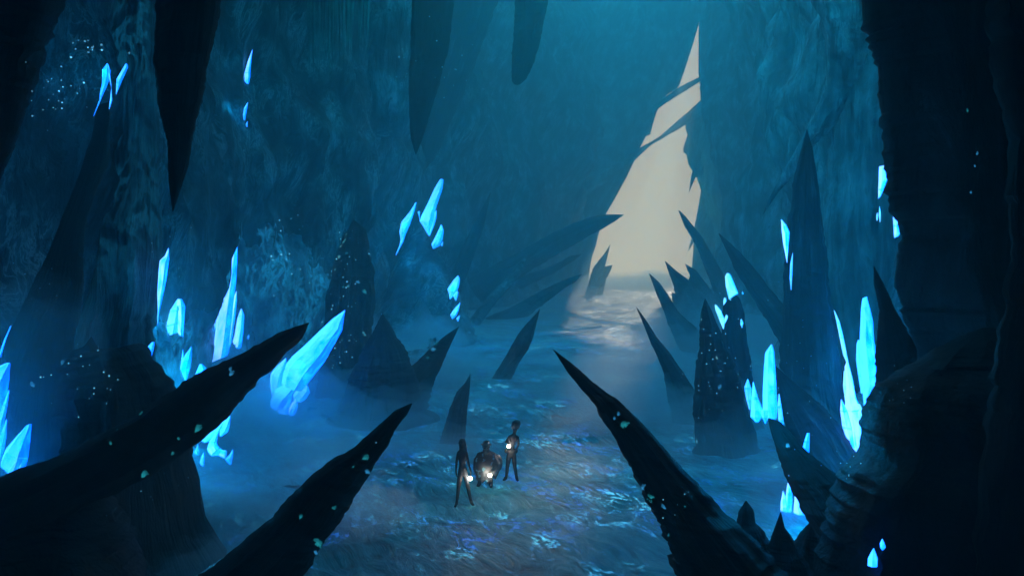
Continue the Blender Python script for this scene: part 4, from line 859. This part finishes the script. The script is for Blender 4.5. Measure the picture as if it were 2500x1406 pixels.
E = [('pelvis', 'waist'), ('waist', 'chest'), ('chest', 'upper'), ('upper', 'neck'), ('neck', 'jaw'), ('jaw', 'head'), ('head', 'crown'), ('upper', 'shL'), ('shL', 'elL'), ('elL', 'wrL'), ('upper', 'shR'), ('shR', 'elR'), ('elR', 'wrR'),
     ('pelvis', 'hipL'), ('hipL', 'knL'), ('knL', 'anL'), ('anL', 'toL'), ('anL', 'heL'), ('pelvis', 'hipR'), ('hipR', 'knR'), ('knR', 'anR'), ('anR', 'toR'), ('anR', 'heR')]
hand(V, E, 'wrL', 'l', (.2, -.4, -1), (0, 1, 0)); hand(V, E, 'wrR', 'r', (-.5, -.6, -.2), (0, 0, 1))
b = skin_body('body', V, E, M['dark_cloth']); b.parent = pr
face(pr, X(1187), -.02, Z(1089), .1)
tube('coat', [(X(1186), 0, Z(1166), .27, .22), (X(1187), 0, Z(1155), .35, .27), (X(1188), 0, Z(1143), .385, .29), (X(1188), 0, Z(1131), .37, .28), (X(1188), 0, Z(1120), .33, .25), (X(1188), 0, Z(1110), .26, .19), (X(1187.5), 0, Z(1103), .14, .12)], M['patch_coat'], pr, 40, .22, 3, .22)
tube('cap', [(X(1187), -.02, Z(1085), .14, .14), (X(1187), -.02, Z(1083.5), .15, .15), (X(1187), -.01, Z(1082), .09, .1), (X(1187.5), 0, Z(1077), .085, .09), (X(1188), 0, Z(1075.5), .05, .05)], M['leather'], pr, 20, .15, 9)
tube('beard', [(X(1187), -.12, Z(1106), .03, .03), (X(1187), -.12, Z(1100), .09, .05), (X(1187), -.10, Z(1094), .10, .05)], M['hair'], pr, 14, .3, 2)
ball('pack', (X(1212), .14, Z(1133)), (.17, .14, .26), M['leather'], pr, 3)
wr = Vector(V['rpalm'][:3])
lamp(o1 + wr + Vector((-.045, -.10, -.085)), .055, 'glowing round lamp held at the belly of the stout middle person')

# right person: tall, bushy upright hair, narrow waist, belt pouches, lamp at the chest
o2, s = place(1248, 1173)
X = lambda px: (px - 1248) * s
Z = lambda py: (1173 - py) * s
pr = tag(empty('person', o2), 'tall person with tall bushy hair and belt pouches, right of the three', 'person', 'explorers walking with lamps')
V = {'pelvis': (X(1248), 0, Z(1106), (.12, .09)), 'waist': (X(1249), 0, Z(1093), (.095, .075)), 'chest': (X(1251), 0, Z(1078), (.14, .09)), 'upper': (X(1253), 0, Z(1067), (.11, .075)), 'neck': (X(1256), -.01, Z(1056), .04), 'jaw': (X(1257), -.03, Z(1050), .06), 'head': (X(1258), -.01, Z(1043), (.085, .09)), 'crown': (X(1258.5), 0, Z(1037), .07),
     'shL': (X(1243.5), 0, Z(1067), .052), 'elL': (X(1235.5), -.07, Z(1078), .038), 'wrL': (X(1242), -.24, Z(1077), .026), 'shR': (X(1264), 0, Z(1068), .055), 'elR': (X(1266), .03, Z(1084), .04), 'wrR': (X(1261), -.05, Z(1095), .026),
     'hipL': (X(1243), 0, Z(1112), .09), 'knL': (X(1238.5), -.05, Z(1139), .056), 'caL': (X(1238), -.01, Z(1149), .054), 'anL': (X(1235.5), .02, Z(1167), .038), 'toL': (X(1228), -.08, Z(1170), .034), 'heL': (X(1236), .07, Z(1170), .036),
     'hipR': (X(1254), 0, Z(1112), .09), 'knR': (X(1257), -.05, Z(1139), .056), 'caR': (X(1259), .0, Z(1150), .054), 'anR': (X(1261.5), .05, Z(1169), .038), 'toR': (X(1265), -.10, Z(1172), .034), 'heR': (X(1261.5), .1, Z(1172), .036)}
E = [('pelvis', 'waist'), ('waist', 'chest'), ('chest', 'upper'), ('upper', 'neck'), ('neck', 'jaw'), ('jaw', 'head'), ('head', 'crown'), ('upper', 'shL'), ('shL', 'elL'), ('elL', 'wrL'), ('upper', 'shR'), ('shR', 'elR'), ('elR', 'wrR'),
     ('pelvis', 'hipL'), ('hipL', 'knL'), ('knL', 'caL'), ('caL', 'anL'), ('anL', 'toL'), ('anL', 'heL'), ('pelvis', 'hipR'), ('hipR', 'knR'), ('knR', 'caR'), ('caR', 'anR'), ('anR', 'toR'), ('anR', 'heR')]
hand(V, E, 'wrL', 'l', (.2, -.9, .2), (0, 0, 1)); hand(V, E, 'wrR', 'r', (-.6, -.4, -.5), (0, 0, 1))
b = skin_body('body', V, E, M['dark_cloth']); b.parent = pr
face(pr, X(1257.5), -.01, Z(1044), .088)
tube('hair', [(X(1256), .04, Z(1051), .03, .04), (X(1257.5), .03, Z(1047), .085, .08), (X(1258.5), .02, Z(1042), .125, .12), (X(1260), .02, Z(1035), .13, .125), (X(1261), .02, Z(1029), .115, .11), (X(1261.5), .02, Z(1026), .07, .07), (X(1262), .02, Z(1025), .02, .02)], M['hair'], pr, 20, .2, 4)
tube('shirt', [(X(1249), 0, Z(1088), .105, .09), (X(1250.5), 0, Z(1079), .145, .105), (X(1252), 0, Z(1070), .15, .10), (X(1253), 0, Z(1066), .10, .08)], M['shirt'], pr, 24, .05, 2)
tube('belt', [(X(1248), 0, Z(1102), .14, .11), (X(1248), 0, Z(1098), .135, .105)], M['leather'], pr, 24)
for px_ in (1236, 1259.5):
    ball('pouch', (X(px_), 0, Z(1100)), (.055, .05, .075), M['leather'], pr, 3)
wr = Vector(V['lpalm'][:3])
lamp(o2 + wr + Vector((-.01, -.035, -.075)), .052, 'glowing round lamp held at the chest of the tall bushy haired person')
#EXTRA_END

# ---------------------------------------------------------------- haze
def haze_box():
    m = bpy.data.materials.new('haze_air'); m.use_nodes = True; n = m.node_tree; n.nodes.clear()
    o = n.nodes.new('ShaderNodeOutputMaterial'); v = n.nodes.new('ShaderNodeVolumePrincipled')
    v.inputs['Color'].default_value = (.52, .92, 1.0, 1); v.inputs['Density'].default_value = HAZE
    v.inputs['Anisotropy'].default_value = .2
    n.links.new(v.outputs[0], o.inputs['Volume'])
    bm = bmesh.new(); bmesh.ops.create_cube(bm, size=1)
    bmesh.ops.scale(bm, vec=(340, 288, 140), verts=bm.verts)
    bmesh.ops.translate(bm, vec=(20, 122, 65), verts=bm.verts)
    tag(link('haze', bm, m), 'blue haze filling the whole cavern', kind='stuff')
HAZE = .0068
haze_box()
